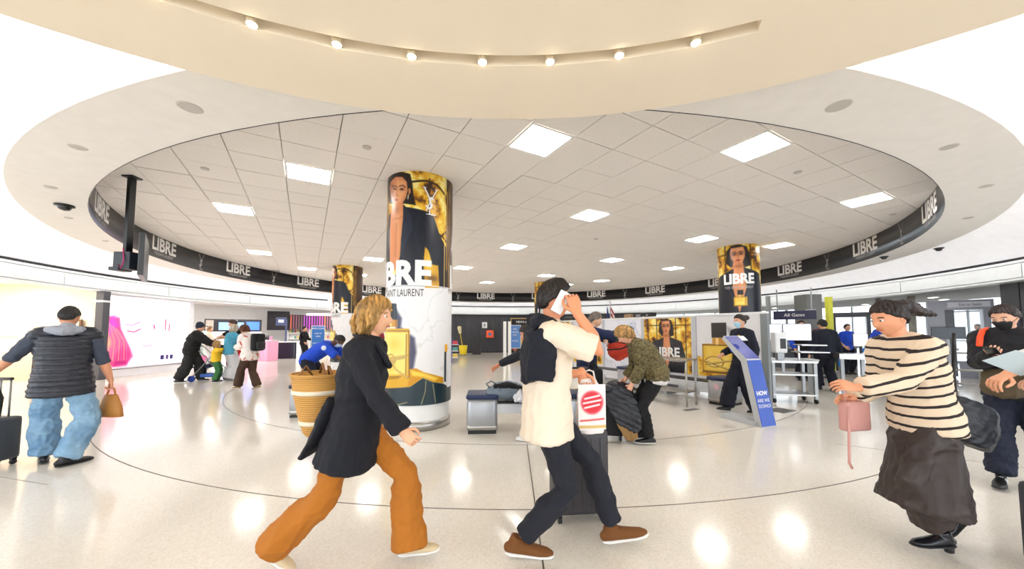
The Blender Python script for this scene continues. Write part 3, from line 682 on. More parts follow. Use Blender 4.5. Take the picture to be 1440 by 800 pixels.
# bright slatted ceiling between the concourse slab and the windows
sc_ = arc_wall('ceiling_slatted', 16.8, -35, 60, 3.6, 3.65, 4.2, mat('sky_ceiling', (232, 238, 240), .7), seg=30); struct(sc_)
slm = mat('ceiling_slat', (205, 212, 214), .5)
for i in range(60):
    d = -34 + i * 1.55; a = math.radians(d); c = arc(18.7, d, 3.35); MB().box(tuple(c), (3.8, .12, .10), a + .5).build('slat', slm, sc_)
o = MB().lathe([(12.6, 0), (12.6, 2.6), (12.8, 2.6), (12.8, 0)], 6, (CC.x, CC.y, 0), math.radians(-33), math.radians(-13.9), True).build('wall_right', mat('wall_black', (30, 30, 32), .7)); struct(o)
for i in range(9): arc_wall('panel', 12.52, -32.5 + i * 2.05, -30.55 + i * 2.05, .05, 2.58, .07, mat('dark_panel', (52, 52, 58), .3), o, seg=2)
# downlights in the right slab
dlm = mat('downlight', (255, 250, 240), .4, emit=14, var=0)
dl = MB().cyl((0, 0, 0), (0, 0, -.012), .12, seg=18).mesh('lens'); dl.materials.append(dlm)
dr = MB().lathe([(.12, 0), (.12, -.02), (.15, -.02), (.15, 0)], 20).mesh('rim'); dr.materials.append(WHITE)
for (px, py, pl) in ((1090, 433, 'beyond the right column'), (1217, 428, 'left of the hanging white slats'), (1312, 418, 'left of a row of three'), (1327, 421, 'middle of a row of three'), (1338, 423, 'right of a row of three')):
    q = G(px, py, 2.595); t = thing('downlight', 'round downlight in the grey ceiling of the checkpoint, ' + pl, 'downlight', (q.x, q.y, 2.60), 0, 'downlights over the checkpoint')
    for nm, me in (('lens', dl), ('rim', dr)):
        ob = D.objects.new(nm, me); COL.objects.link(ob); ob.parent = t
def TX(o, M): return o
def flatM(loc, head, tilt=0.0, up=(0, 0, 1)):
    """matrix placing XY text upright at loc, reading towards a viewer; head = direction the text faces (deg, 0=+x)"""
    h = math.radians(head); n = Vector((math.cos(h), math.sin(h), 0)); x = Vector((0, 0, 1)).cross(n); y = Vector((0, 0, 1))
    return Matrix(((x.x, y.x, n.x, loc[0]), (x.y, y.y, n.y, loc[1]), (x.z, y.z, n.z, loc[2]), (0, 0, 0, 1)))
def to_cam(p): return math.degrees(math.atan2(-p[1], -p[0]))
def text_on(t, s, size, loc, head, m, **kw):
    me = text_mesh(s, size, **kw); me.transform(flatM(loc, head))
    inv = t.matrix_basis.inverted() if t is not None else Matrix()
    me.transform(inv); return link_mesh('lettering', me, m, t)
def local_box(t, name, m, boxes, **kw):
    if len(boxes) > 1 and name in ('leg', 'hanger', 'shelf', 'door', 'side_panel', 'jamb', 'goods', 'rack', 'latch', 'bin', 'screen'):
        for b in boxes: o = MB().box(*b[:2], **(b[2] if len(b) > 2 else {})).build(name, m, t, **kw)
        return o
    mb = MB()
    for b in boxes: mb.box(*b[:2], **(b[2] if len(b) > 2 else {}))
    return mb.build(name, m, t, **kw)
# ---- left: cream shop
o = arc_wall('wall_cream', 15.6, 181, 214, 0, 2.78, .1, cream, seg=10); struct(o, 'structure')
o = MB().box((-13.75, 10.62, 1.39), (3.1, .12, 2.78), math.radians(4)).build('wall_partition', cream); struct(o)
t = thing('storefront_pillar', 'dark grey square pillar at the edge of the cream shop front', 'pillar', (-12.0, 10.55, 0)); t.rotation_euler = (0, 0, .1)
local_box(t, 'shaft', mat('pillar_grey', (74, 74, 80), .35), [((0, 0, 1.29), (.2, .2, 2.58))]); local_box(t, 'band', WHITE, [((0, -.02, 2.28), (.24, .24, .06))])
def shop_fill_light(x, y, rz, sx, sy, z=2.76, nm='shop_fill_light', lab=None):  # glowing panels added to brighten the left shop interiors
    t = thing(nm, lab, 'ceiling light', (x, y, z), rz); local_box(t, 'diffuser', glow, [((0, 0, 0), (sx, sy, .02))]); local_box(t, 'frame', WHITE, [((0, 0, .012), (sx + .06, sy + .06, .015))]); return t
shop_fill_light(-13.4, 8.6, .3, .6, 2.4, lab='long added light panel brightening the cream shop'); shop_fill_light(-13.6, 13.4, .1, .6, 2.4, lab='added fill light panel just behind the pink portrait wall')
shop_fill_light(-12.9, 17.2, -.5, .6, 2.4, lab='added fill light panel over the pink shop counters'); shop_fill_light(-10.9, 20.8, -.8, .6, 2.4, lab='added fill light panel before the striped awning'); shop_fill_light(-8.2, 24.3, -1.0, .6, 2.4, lab='added fill light panel behind the dark column')
q = P(30, 470, 10.4); t = thing('display_shelf', 'white shop shelf carrying a gold lamp at the left edge of the photo', 'shelf', (-14.4, 9.6, 0), .3)
local_box(t, 'top', WHITE, [((0, 0, 1.25), (1.5, .5, .04))]); local_box(t, 'leg', mat('thin_brown', (90, 66, 50), .5), [((.7, -.2, .62), (.03, .03, 1.24)), ((-.7, -.2, .62), (.03, .03, 1.24))])
t = thing('table_lamp', 'small lamp with a gold shade on the white shop shelf', 'lamp', (-14.5, 9.55, 1.27))
MB().lathe([(.001, 0), (.12, 0), (.12, .02), (.015, .03), (.015, .3), (.001, .3)], 16).build('base', mat('thin_brown'), t); MB().lathe([(.26, .25), (.20, .48), (.19, .48), (.25, .25)], 20, closed=True).build('lamp_shade', mat('gold_shade', (214, 160, 60), .4, .5), t, True)
for i_, dg in enumerate((186, 190.5, 195, 199.5)):
    c = arc(15.45, dg, 1.5); t = thing('wall_panel', 'tall %s panel on the back wall of the cream shop, %s' % ('white' if i_ % 2 else 'peach', ('beside the picture', 'second from the picture', 'third from the picture', 'farthest left')[i_]), 'panel', c, math.radians(dg)); local_box(t, 'board', WHITE if i_ % 2 else mat('panel_peach', (240, 200, 160), .6), [((0, 0, 0), (.06, .6, 2.2))]); local_box(t, 'light_strip', glow, [((0, .33, 0), (.04, .03, 2.1))])
t = thing('flower_vase', 'yellow flowers in a black vase left of the man in the quilted vest', 'vase', (-13.35, 10.25, 0))
MB().lathe([(.001, 0), (.14, 0), (.12, .9), (.10, 1.25), (.001, 1.25)], 16).build('vase', BLACK, t, True)
mb = MB()
for i in range(14):
    a = i * 2.4; r = .03 + .012 * i * .7; c = Vector((r * math.cos(a), r * math.sin(a), 1.38 + .02 * (i % 4))); mb.loft([c - Vector((0, 0, .04)), c + Vector((0, 0, .03))], [(.02, .02), (.055, .055)], seg=7)
mb.build('flowers', mat('yellow_flower', (240, 200, 30), .6), t, True)
t = thing('wall_picture', 'framed brown picture on the cream shop wall beside the dark pillar', 'picture', (-12.85, 10.55, 1.5), math.radians(4)); 
local_box(t, 'frame', mat('picture_brown', (120, 84, 56), .5), [((0, 0, 0), (.5, .04, .5))]); local_box(t, 'picture', cream, [((0, -.022, 0), (.38, .01, .38))])
# ---- pink portrait wall
t = thing('advertising_wall', 'white wall with a lit pink portrait of a woman with closed eyes', 'advertisement', (-12.45, 12.35, 0), 0)
local_box(t, 'wall', mat('ad_white', (244, 242, 246), .4), [((0, 0, 1.32), (.25, 3.2, 2.6)), ((.06, -.0, .12), (.5, 3.2, .24))]); local_box(t, 'ledge', mat('ledge_grey', (120, 116, 116), .5), [((.32, 0, .245), (.03, 3.2, .02))])
A = Art(0, 2.9, .3, 2.5, .018, (255, 250, 252))
A.poly([(0, .3), (.75, .3), (.95, .6), (.85, .9), (.55, 1.5), (.5, 1.85), (0, 1.9)], (236, 60, 110), soft=.12)
A.poly([(.35, .3), (.75, .35), (.8, .7), (.62, .95), (.42, .7)], (140, 20, 90), soft=.1, alpha=.9); A.poly([(0, 1.55), (.3, 1.9), (.45, 1.6), (.2, 1.3), (0, 1.2)], (200, 60, 160), soft=.15)
for i in range(9): A.stroke([(.05 + .05 * i, 1.75 - .04 * i), (.15 + .07 * i, 1.1), (.1 + .08 * i, .5)], .03, (255, 150, 120) if i % 2 else (255, 90, 130), .8, soft=.04)
A.blob(.16, 1.05, .13, .18, (255, 160, 110), .8); A.poly([(.5, 1.85), (.56, 1.5), (.86, .9), (1.0, .7), (1.4, .75), (1.62, 1.0), (1.66, 1.3), (1.55, 1.85)], (255, 244, 248), soft=.1)
A.stroke([(.66, 1.62), (.85, 1.6), (1.1, 1.72)], .045, (214, 100, 150), soft=.03); A.stroke([(.72, 1.42), (.92, 1.38), (1.12, 1.48)], .05, (206, 60, 110), soft=.03); A.stroke([(1.24, .92), (1.4, .9), (1.55, .95)], .05, (236, 120, 150), soft=.03)
A.stroke([(1.56, 1.62), (1.6, 1.5)], .06, (220, 60, 110)); 
for x, y, w_, h_, c in ((1.95, 1.45, .06, .4, (220, 80, 110)), (2.1, 1.4, .05, .3, (170, 60, 90)), (1.9, 1.0, .35, .1, (180, 170, 180)), (1.85, .42, .14, .16, (40, 30, 80)), (2.05, .42, .1, .16, (60, 40, 90)), (2.2, .42, .12, .16, (40, 30, 80))):
    A.poly([(x, y), (x + w_, y), (x + w_, y + h_), (x, y + h_)], c)
A.build('poster', lambda X, Z: (X * 0 + .128, X * 1.0 - 1.5, Z), print_mat('lit_print', .4, emit=.8), t)
# ---- shop counters with glass, screens
def glass_case(name, lab, cat, loc, rz, sx, sy, h, base, top_rgb, group=None):
    t = thing(name, lab, cat, loc, rz, group)
    local_box(t, 'base', mat(base[0], base[1], .5), [((0, 0, .2), (sx, sy, .4))]); local_box(t, 'case', mat('display_glass', (206, 232, 224), .08, alpha=.45, var=0), [((0, 0, .4 + (h - .4) / 2), (sx, sy, h - .4))])
    for i in range(3):
        local_box(t, 'shelf', WHITE, [((0, 0, .42 + i * (h - .45) / 3), (sx * .96, sy * .9, .015))])
    return t
t = glass_case('display_case', 'tall pale green glass display case of small bottles near the pink wall', 'display case', (-13.4, 15.2, 0), -.4, 1.1, .5, 1.45, ('case_pink', (246, 120, 180)), None)
bott = [mat('bottle_yellow', (236, 206, 90), .3), mat('bottle_teal', (90, 170, 160), .3), mat('bottle_red', (214, 60, 80), .3), mat('bottle_black', (40, 36, 44), .3), mat('bottle_pink', (240, 150, 190), .3), mat('bottle_white', (240, 236, 236), .3)]
bm_ = MB().cyl((0, 0, 0), (0, 0, .13), .035, seg=8).cyl((0, 0, .13), (0, 0, .19), .015, seg=8).mesh('bottle')
def bottle_row(origin, rz, n, dx, z, grp, lab, s=1.0, seed=0):
    r = random.Random(seed)
    for i in range(n):
        me = bm_.copy(); me.materials.clear(); me.materials.append(r.choice(bott)); o = D.objects.new('bottle', me); COL.objects.link(o)
        v = Matrix.Rotation(rz, 4, 'Z') @ Vector(((i - (n - 1) / 2) * dx, 0, 0)); o.location = (origin[0] + v.x, origin[1] + v.y, z); o.scale = (s, s, s * r.uniform(.8, 1.2))
        tag(o, ORD[i] + ' bottle from the left, ' + lab, 'bottle', grp)
for i in range(3): bottle_row((-13.4, 15.2), -.4, 7, .14, .43 + i * .35, 'bottles in the green glass case', ('bottom', 'middle', 'top')[i] + ' shelf of the green glass case', 1.2, i)
for k_, (x, y, lab) in enumerate(((-12.8, 16.9, 'pale pink shop counter left of the man in black'), (-11.9, 17.6, 'pale pink shop counter right of the man in black'))):
    t = thing('pink_counter', lab, 'counter', (x, y, 0), -.5, 'pink shop counters'); local_box(t, 'base', mat('counter_pink', (244, 176, 206), .4), [((0, 0, .48), (1.0, .5, .96), dict(bev=.02))]); local_box(t, 'top', WHITE, [((0, 0, .98), (1.06, .56, .03))])
    bottle_row((x, y), -.5, 6, .15, 1.0, 'bottles on the pink counters', 'on the ' + ('left', 'right')[k_] + ' pale pink counter', 1.1, 20 + k_)
t = thing('screen_wall', 'black framed display wall with blue screens behind the man in the black jacket', 'display', (-14.1, 18.3, 0), .62)
local_box(t, 'frame', mat('frame_black', (40, 38, 44), .4), [((0, 0, 1.72), (2.3, .1, .62))]); blue = mat('screen_blue', (110, 150, 230), .3, emit=1.2, var=.3, vs=3)
local_box(t, 'screen', blue, [((-.1, -.055, 1.68), (1.0, .02, .38))]); local_box(t, 'screen', mat('screen_blue2', (60, 100, 220), .3, emit=1.0, var=.3, vs=4), [((.78, -.055, 1.70), (.55, .02, .42))])
local_box(t, 'side_poster', mat('poster_grey', (190, 180, 170), .4, var=.4, vs=6), [((-.95, -.055, 1.72), (.3, .02, .5))]); local_box(t, 'cabinet', WHITE, [((0, 0, .7), (2.3, .3, 1.4))])
text_on(t, 'BEAUTY', .1, (t.location.x + .05, t.location.y - .12, 1.93), to_cam(t.location), letm)
for i in range(3): 
    M = Matrix.Rotation(.62, 4, 'Z') @ Vector((0, -.3, 0)); 
t = thing('hanging_sign', 'small dark blue square sign above the man in the black T-shirt', 'sign', (-13.0, 20.3, 0), .5); local_box(t, 'panel', mat('sign_blue', (70, 80, 120), .4), [((0, 0, 1.98), (.5, .08, .46)), ((.25, 0, 1.3), (.08, .06, 1.6))]); local_box(t, 'mark', WHITE, [((0, -.045, 2.0), (.26, .01, .16))])
# shop structure header + arch
t = thing('striped_awning', 'dark awning with vertical purple, pink and orange stripes over the cosmetics shelves', 'awning', (-11.6, 22.2, 0), .42)
local_box(t, 'backing', mat('awning_black', (34, 28, 34), .5), [((0, 0, 1.99), (3.6, .12, .86)), ((-2.35, -.1, 2.05), (1.1, .1, 1.1), dict(rz=.25))])
cols = [(230, 120, 90), (150, 90, 110), (120, 90, 90), (160, 60, 180), (190, 60, 190), (150, 50, 160), (200, 70, 180), (230, 150, 90), (214, 120, 120), (210, 60, 150), (220, 50, 140), (150, 120, 110), (110, 90, 90)]
for i in range(26): local_box(t, 'stripe', mat('stripe_%d' % (i % 13), cols[(i * 13 // 26 + (i % 2)) % 13], .5), [((-1.72 + i * .138, -.066, 1.97), (.06, .012, .84))])
local_box(t, 'sign_board', mat('sign_pale', (236, 232, 236), .4), [((-.1, -.09, 2.46), (1.7, .04, .16))]); local_box(t, 'sign_frame', BLACK, [((-.1, -.08, 2.55), (1.76, .05, .02)), ((-.97, -.08, 2.46), (.02, .05, .2)), ((.77, -.08, 2.46), (.02, .05, .2))])
text_on(t, 'COSMETICS', .11, (t.location.x - .05, t.location.y - .14, 2.42), -90 + 24, mat('letter_dark'), bold=.004)
for i in range(3):
    s = thing('cosmetics_shelf', 'white lit shelf unit of cosmetics under the striped awning, %s' % ('left bay', 'middle bay', 'right bay')[i], 'shelf', (-12.9 + i * 1.25, 21.9 + i * .55, 0), .42, 'cosmetics shelves')
    local_box(s, 'frame', WHITE, [((0, .15, .78), (1.15, .05, 1.55)), ((-.57, 0, .78), (.04, .35, 1.55)), ((.57, 0, .78), (.04, .35, 1.55))]); 
    for j in range(4): local_box(s, 'shelf', WHITE, [((0, -.02, .25 + j * .36), (1.12, .32, .03))])
    for j in range(4):
        c = Matrix.Rotation(.42, 4, 'Z') @ Vector((0, -.06, 0)); bottle_row((s.location.x + c.x, s.location.y + c.y), .42, 8, .13, .265 + j * .36, 'small goods on the cosmetics shelves', ('bottom', 'second', 'third', 'top')[j] + ' shelf of the ' + ('left', 'middle', 'right')[i] + ' cosmetics bay', 1.1, 40 + i * 4 + j)
o = MB(); 
for i in range(17):
    a = PI * (.5 - .5 * i / 16) ; o.box((-9.6 + .85 * math.cos(a) - .3, 23.7 + .3 * math.cos(a), 1.55 + .85 * math.sin(a)), (.16, .3, .16))
t = thing('arched_panel', 'striped grey arched end panel at the right of the cosmetics awning', 'panel', (-9.2, 23.4, 0), .42)
m1 = mat('arch_grey', (150, 140, 140), .5); m2 = mat('arch_pale', (226, 216, 206), .5)
for i in range(9):
    x = -.6 + i * .15; hh = .4 + .7 * math.sqrt(max(0, 1 - ((x + .6) / 1.28) ** 2)); local_box(t, 'strip', m1 if i % 2 else m2, [((x, 0, 1.5 + hh / 2), (.15, .1, hh))])
local_box(t, 'wall', m2, [((0, .06, .78), (1.4, .05, 1.56))])
t = thing('black_counter', 'glossy black counter in front of the cosmetics shelves', 'counter', (-12.0, 19.1, 0), .3); local_box(t, 'body', mat('counter_black', (24, 30, 44), .12), [((0, 0, .42), (1.15, .6, .84), dict(bev=.02))]); local_box(t, 'top', WHITE, [((0, 0, .87), (1.2, .66, .04))]); local_box(t, 'side_panel', WHITE, [((.66, 0, .42), (.08, .6, .84)), ((-.64, 0, .42), (.05, .6, .84))])
# duty free letters on the fascia
t = thing('shop_sign', 'raised white letters IS DUTY FREE along the curved fascia', 'sign', (CC.x, CC.y, 0))
def fas_text(s, size, px, z, **kw):
    q = G(px, 432, 2.9); ang = math.degrees(math.atan2(q.y - CC.y, q.x - CC.x))
    def fn(c):
        a = math.radians(ang) - c.x / 12.1; r = 12.12 - c.z; return (r * math.cos(a), r * math.sin(a), z + c.y)
    return link_mesh('lettering', mesh_warp(text_mesh(s, size, **kw), fn, .2), mat('sign_white', (250, 248, 252), .4, emit=.8, var=0), t)
def fas_word(word, size, px, z, bold):
    ms = [text_mesh(c, size, bold=bold, depth=.03, align='LEFT') if c != ' ' else None for c in word]; ws_ = [(max(v.co.x for v in m.vertices) + size * .06) if m else size * .3 for m in ms]
    x = -sum(ws_) / 2; q = G(px, 432, 2.9); ang = math.degrees(math.atan2(q.y - CC.y, q.x - CC.x))
    for m, w_ in zip(ms, ws_):
        if m:
            def fn(c, x=x): a = math.radians(ang) - (c.x + x) / 12.1; r = 12.12 - c.z; return (r * math.cos(a), r * math.sin(a), z + c.y)
            link_mesh('letter', mesh_warp(m, fn), mat('sign_white', (250, 248, 252), .4, emit=.8, var=0), t)
        x += w_
fas_word('IS', .62, 421, 2.82, .02); fas_word('DUTY FREE', .42, 460, 2.88, .012)
# blue poster stand
def poster_stand(lab, loc, rz, w_, h0, h1, rgb, foot=True, txt=None):
    t = thing('poster_stand', lab, 'sign stand', loc, rz); local_box(t, 'panel', mat('stand_frame', (214, 216, 220), .4), [((0, 0, (h0 + h1) / 2), (w_, .03, h1 - h0))]); local_box(t, 'poster', mat('poster_%d_%d_%d' % rgb, rgb, .4, var=.1), [((0, -.018, (h0 + h1) / 2), (w_ * .9, .006, (h1 - h0) * .94))])
    local_box(t, 'pole', GREYM, [((0, .02, h0 / 2), (.04, .03, h0)), ((0, 0, .01), (w_, .3, .02))])
    for i, (s, z, sz) in enumerate(txt or []):
        me = text_mesh(s, sz); me.transform(Matrix.Translation((0, -.0225, z)) @ Matrix.Rotation(PI / 2, 4, 'X')); link_mesh('lettering', me, letm, t)
    return t
poster_stand('blue poster on a stand behind the officer bending over', (-8.1, 15.1, 0), .3, .52, .75, 1.65, (40, 110, 190), txt=[('WELCOME', 1.5, .1), ('LINE UP', 1.3, .08), ('HERE', 1.18, .08), ('THANK YOU', .9, .07)])
poster_stand('pale blue poster on a stand before the far dark wall', (.15, 18.5, 0), 0, .62, .55, 1.75, (90, 140, 210), txt=[('NO', 1.5, .12), ('LIQUIDS', 1.35, .1), ('GELS', 1.2, .1), ('PLEASE', .9, .1)])
for x, lab in ((-.35, 'tall white post, left of the pair by the pale blue poster'), (-.12, 'tall white post, right of the pair by the pale blue poster')):
    t = thing('display_post', lab, 'post', (x, 17.6, 0)); local_box(t, 'post', WHITE, [((0, 0, .95), (.15, .15, 1.9))]); local_box(t, 'base', GREYM, [((0, 0, .015), (.3, .3, .03))])
t = thing('aed_cabinet', 'orange wall cabinet for a defibrillator on the far dark wall', 'cabinet', (-1.48, 24.3, 1.25)); local_box(t, 'frame', mat('aed_orange', (240, 90, 40), .4), [((0, 0, 0), (.5, .2, .5), dict(bev=.02))]); local_box(t, 'window', mat('aed_glass', (70, 100, 140), .2), [((0, -.105, 0), (.22, .02, .18))])
t = thing('wall_notice', 'small white notice above the orange cabinet', 'sign', (-1.85, 24.38, 1.85)); local_box(t, 'plate', WHITE, [((0, 0, 0), (.34, .04, .4))]); local_box(t, 'print', GREYM, [((0, -.022, 0), (.12, .006, .2))])
t = thing('shop_opening', 'dark shop doorway with a thin gold frame in the far wall', 'doorway', (1.0, 24.25, 0)); local_box(t, 'frame', mat('door_gold', (190, 150, 90), .4), [((0, 0, 2.3), (2.2, .1, .06)), ((-1.07, 0, 1.15), (.06, .1, 2.3)), ((1.07, 0, 1.15), (.06, .1, 2.3))])
local_box(t, 'recess', mat('recess_dark', (24, 20, 22), .6), [((0, .05, 1.13), (2.1, .06, 2.25))]); text_on(t, 'NEWS & BOOKS', .2, (1.0, 24.17, 2.0), -90, letm)
for i in range(5): local_box(t, 'rack', mat('rack_%d' % i, [(200, 90, 60), (214, 160, 60), (230, 220, 200), (170, 60, 60), (230, 200, 120)][i], .5), [((-.8 + i * .4, -.02, .4 + .28 * (i % 3)), (.3, .1, .5))])
t = thing('blue_rack', 'blue free-standing display rack right of the big column', 'display rack', (-3.0, 16.8, 0), .1)
local_box(t, 'front', mat('rack_blue', (30, 60, 170), .4), [((0, 0, .55), (.42, .35, 1.1))]); local_box(t, 'label', mat('rack_yellow', (244, 190, 40), .4), [((0, -.18, 1.0), (.3, .01, .1))]); local_box(t, 'header', mat('rack_dark', (70, 56, 52), .5), [((0, 0, 1.32), (.34, .3, .42))]); local_box(t, 'screen', mat('rack_screen', (190, 210, 240), .4), [((-.1, -.05, 1.75), (.5, .06, .3))])
local_box(t, 'shelf', WHITE, [((.35, .1, .5), (.3, .3, .03)), ((.35, .1, .8), (.3, .3, .03)), ((.35, .1, .2), (.3, .3, .03))])
for i in range(3): local_box(t, 'goods', bott[i], [((.35, .1, .3 + i * .3), (.22, .2, .14))])
t = thing('mop_bucket', 'yellow mop bucket with a mop against the far dark wall', 'bucket', (-2.9, 21.5, 0)); MB().lathe([(.001, .06), (.2, .06), (.26, .6), (.24, .6), (.18, .1), (.001, .1)], 16).build('bucket', mat('bucket_yellow', (240, 214, 30), .4), t, True)
MB().cyl((0, 0, .3), (-.25, .1, 1.6), .018).build('mop_handle', mat('bucket_yellow'), t); MB().loft([(-.2, .08, 1.35), (-.25, .1, 1.65)], [(.08, .08), (.12, .1)]).build('mop_head', mat('mop_cream', (220, 210, 170), .8), t, True)
MB().cyl((.1, 0, .06), (.1, .08, .06), .05).cyl((-.1, 0, .06), (-.1, .08, .06), .05).build('wheels', BLACK, t)
t = thing('waste_bin', 'dark waste bin between the mop bucket and the far wall', 'bin', (-2.2, 22.6, 0)); local_box(t, 'body', mat('bin_dark', (48, 48, 52), .5), [((0, 0, .45), (.5, .45, .9), dict(bev=.03))]); local_box(t, 'lid', BLACK, [((0, 0, .92), (.54, .49, .06), dict(bev=.02))])
# ---- partition with posters
PA = Vector((1.30, 13.2, 0)); PB = Vector((4.87, 6.95, 0)); pd = (PB - PA); PL = pd.length; pd.normalize(); pa = math.atan2(pd.y, pd.x)
t = thing('partition', 'long white partition carrying perfume posters in front of the security lanes', 'partition', PA, pa)
pw = 1.44; nP = 5
pm_ = mat('partition_panel', (226, 228, 234), .35); po = mat('partition_post', (196, 198, 204), .35)
for i in range(nP):
    local_box(t, 'panel', pm_, [((pw * (i + .5), 0, .9), (pw - .1, .05, 1.68))]); local_box(t, 'post', po, [((pw * i, 0, .87), (.09, .09, 1.74))])
local_box(t, 'post', mat('dark_post', (130, 136, 138), .4), [((pw * nP, 0, .87), (.12, .09, 1.74))]); local_box(t, 'top_rail', WHITE, [((pw * nP / 2, 0, 1.755), (pw * nP + .1, .11, .04))])
def ppos(art, x0, name='poster', lab=None): return art.build(name, lambda X, Z: (X + x0, X * 0 - .030, Z), PRN, t, lab)
fa = front_art(-.66, .66, .42, 1.72, .009, 0.0, 1.70, .36, seed=9); o_ = ppos(fa, pw * 3.5 - .02)
for s, sz, z, mm in (('LIBRE', .30, .80, letm), ('YVES SAINT LAURENT', .095, .68, letm)):
    me = text_mesh(s, sz, bold=.01 if s == 'LIBRE' else 0); me.transform(Matrix.Translation((pw * 3.5 - .02, -.034, z)) @ Matrix.Rotation(PI / 2, 4, 'X')); link_mesh('lettering', me, mm, t)
def bott_art():
    B = Art(-.66, .66, .42, 1.72, .010, (226, 224, 226)); B.mix(np.clip(B.noise(3, 5), 0, 1) * .2, (200, 200, 206))
    B.poly([(-.66, .42), (.66, .42), (.66, .66), (.2, .62), (-.1, .8), (-.4, .78), (-.66, .86)], (196, 150, 20)); B.gold((B.Y < .78 + .05 * np.sin(B.X * 9)).astype(float) * .8, 14, 12.0)
    B.poly([(.0, 1.5), (.3, 1.36), (.42, .95), (.2, .8)], (90, 90, 104), soft=.08, alpha=.6)
    bottle(B, -.16, .50, .74, 1.08); return B
ba = bott_art(); ppos(ba, pw * 4.5); ppos(ba, pw * 1.5)
wa = Art(-.66, .66, .42, 1.72, .014, (232, 234, 244)); wa.mix(np.clip(.03 - np.abs(wa.noise(2.4, 21, 3)) * .5, 0, .03) / .03 * .3, (150, 150, 165)); ppos(wa, pw * 2.5)
me = mono_mesh(.34); me.transform(Matrix.Translation((pw * 2.5 + .42, -.034, 1.28)) @ Matrix.Rotation(PI / 2, 4, 'X')); link_mesh('monogram', me, mat('mono_blue', (150, 160, 200), .4), t)
ppos(front_art(-.66, .66, .42, 1.72, .02, 0.0, 1.70, .36, seed=4), pw * .5)
# things on / behind the partition
def onp(x, y, z): return Matrix.Translation(PA) @ Matrix.Rotation(pa, 4, 'Z') @ Vector((x, y, z))
q = onp(3.6, .55, 0); t = thing('storage_cabinet', 'tall grey cabinet just behind the white partition', 'cabinet', q, pa); local_box(t, 'body', GREYM, [((0, 0, .86), (1.3, .5, 1.72))]); local_box(t, 'door', mat('cab_door', (168, 170, 174), .5), [((-.32, -.26, .86), (.6, .02, 1.6)), ((.32, -.26, .86), (.6, .02, 1.6))])
q = onp(3.95, .5, 1.72); t = thing('black_case', 'black equipment case lying on the cabinet behind the partition', 'case', q, pa); local_box(t, 'body', mat('case_black', (34, 34, 38), .4), [((0, 0, .10), (.55, .3, .19), dict(bev=.02))]); local_box(t, 'label', mat('case_label', (150, 150, 155), .5), [((-.1, -.152, .12), (.16, .006, .06))]); local_box(t, 'latch', STEEL, [((.08, -.155, .08), (.05, .012, .04)), ((.2, -.155, .12), (.05, .012, .04))])
q = onp(3.42, .5, 1.72); t = thing('cardboard_box', 'small brown cardboard box beside the black equipment case', 'box', q, pa); local_box(t, 'body', mat('cardboard', (178, 146, 112), .8), [((0, 0, .09), (.26, .2, .18))]); local_box(t, 'tape', mat('tape', (206, 184, 150), .4), [((0, 0, .181), (.05, .2, .004))])
q = onp(.9, .3, 1.775); t = thing('black_bag', 'flat black bag lying on top of the partition near the navy sweater man', 'bag', onp(1.35, 0, 1.775), pa); local_box(t, 'body', BLACK, [((0, 0, .06), (.5, .2, .12), dict(bev=.04))]); MB().tube([(-.1, 0, .12), (-.06, 0, .17), (.06, 0, .17), (.1, 0, .12)], .01).build('handle', BLACK, t, True)
q = onp(2.72, .42, 0); t = thing('flag', 'American flag drooping from a pole behind the white partition', 'flag', q)
MB().cyl((0, 0, 0), (0, 0, 2.25), .016).build('pole', mat('pole_silver', (200, 200, 196), .3, .8), t, True); MB().loft([(0, 0, 2.25), (0, 0, 2.31)], [(.02, .02), (.035, .035)]).build('finial', mat('pole_silver'), t, True); MB().lathe([(.001, 0), (.18, 0), (.17, .03), (.02, .06), (.001, .06)], 20).build('base', mat('pole_silver'), t, True)
def drape(x0, x1, z_top, z_bot, name, m, parent, ph=0.0):
    vs = []; fs = []; nx, nz = 12, 12
    for j in range(nz + 1):
        for i in range(nx + 1):
            u, v = i / nx, j / nz; x = x0 + (x1 - x0) * (u * (.25 + .75 * v)); vs.append((x, .05 * math.sin(u * 14 + ph) * (.4 + v), z_top + (z_bot - z_top) * v - .12 * u * (1 - v)))
    for j in range(nz):
        for i in range(nx): a = j * (nx + 1) + i; fs.append((a, a + 1, a + nx + 2, a + nx + 1))
    o = MB().add(vs, fs).build(name, m, parent, True); md = o.modifiers.new('s', 'SOLIDIFY'); md.thickness = .006; return o
drape(-.10, .02, 2.18, 1.2, 'canton', mat('flag_blue', (40, 56, 120), .7), t)
drape(.02, .30, 2.2, 1.2, 'stripes', ramp_mat('flag_stripes', 'X', [(0, (190, 50, 60)), (.5, (240, 232, 230))], 4.0, .7, rot=(0, .5, 0)), t, 1.0)
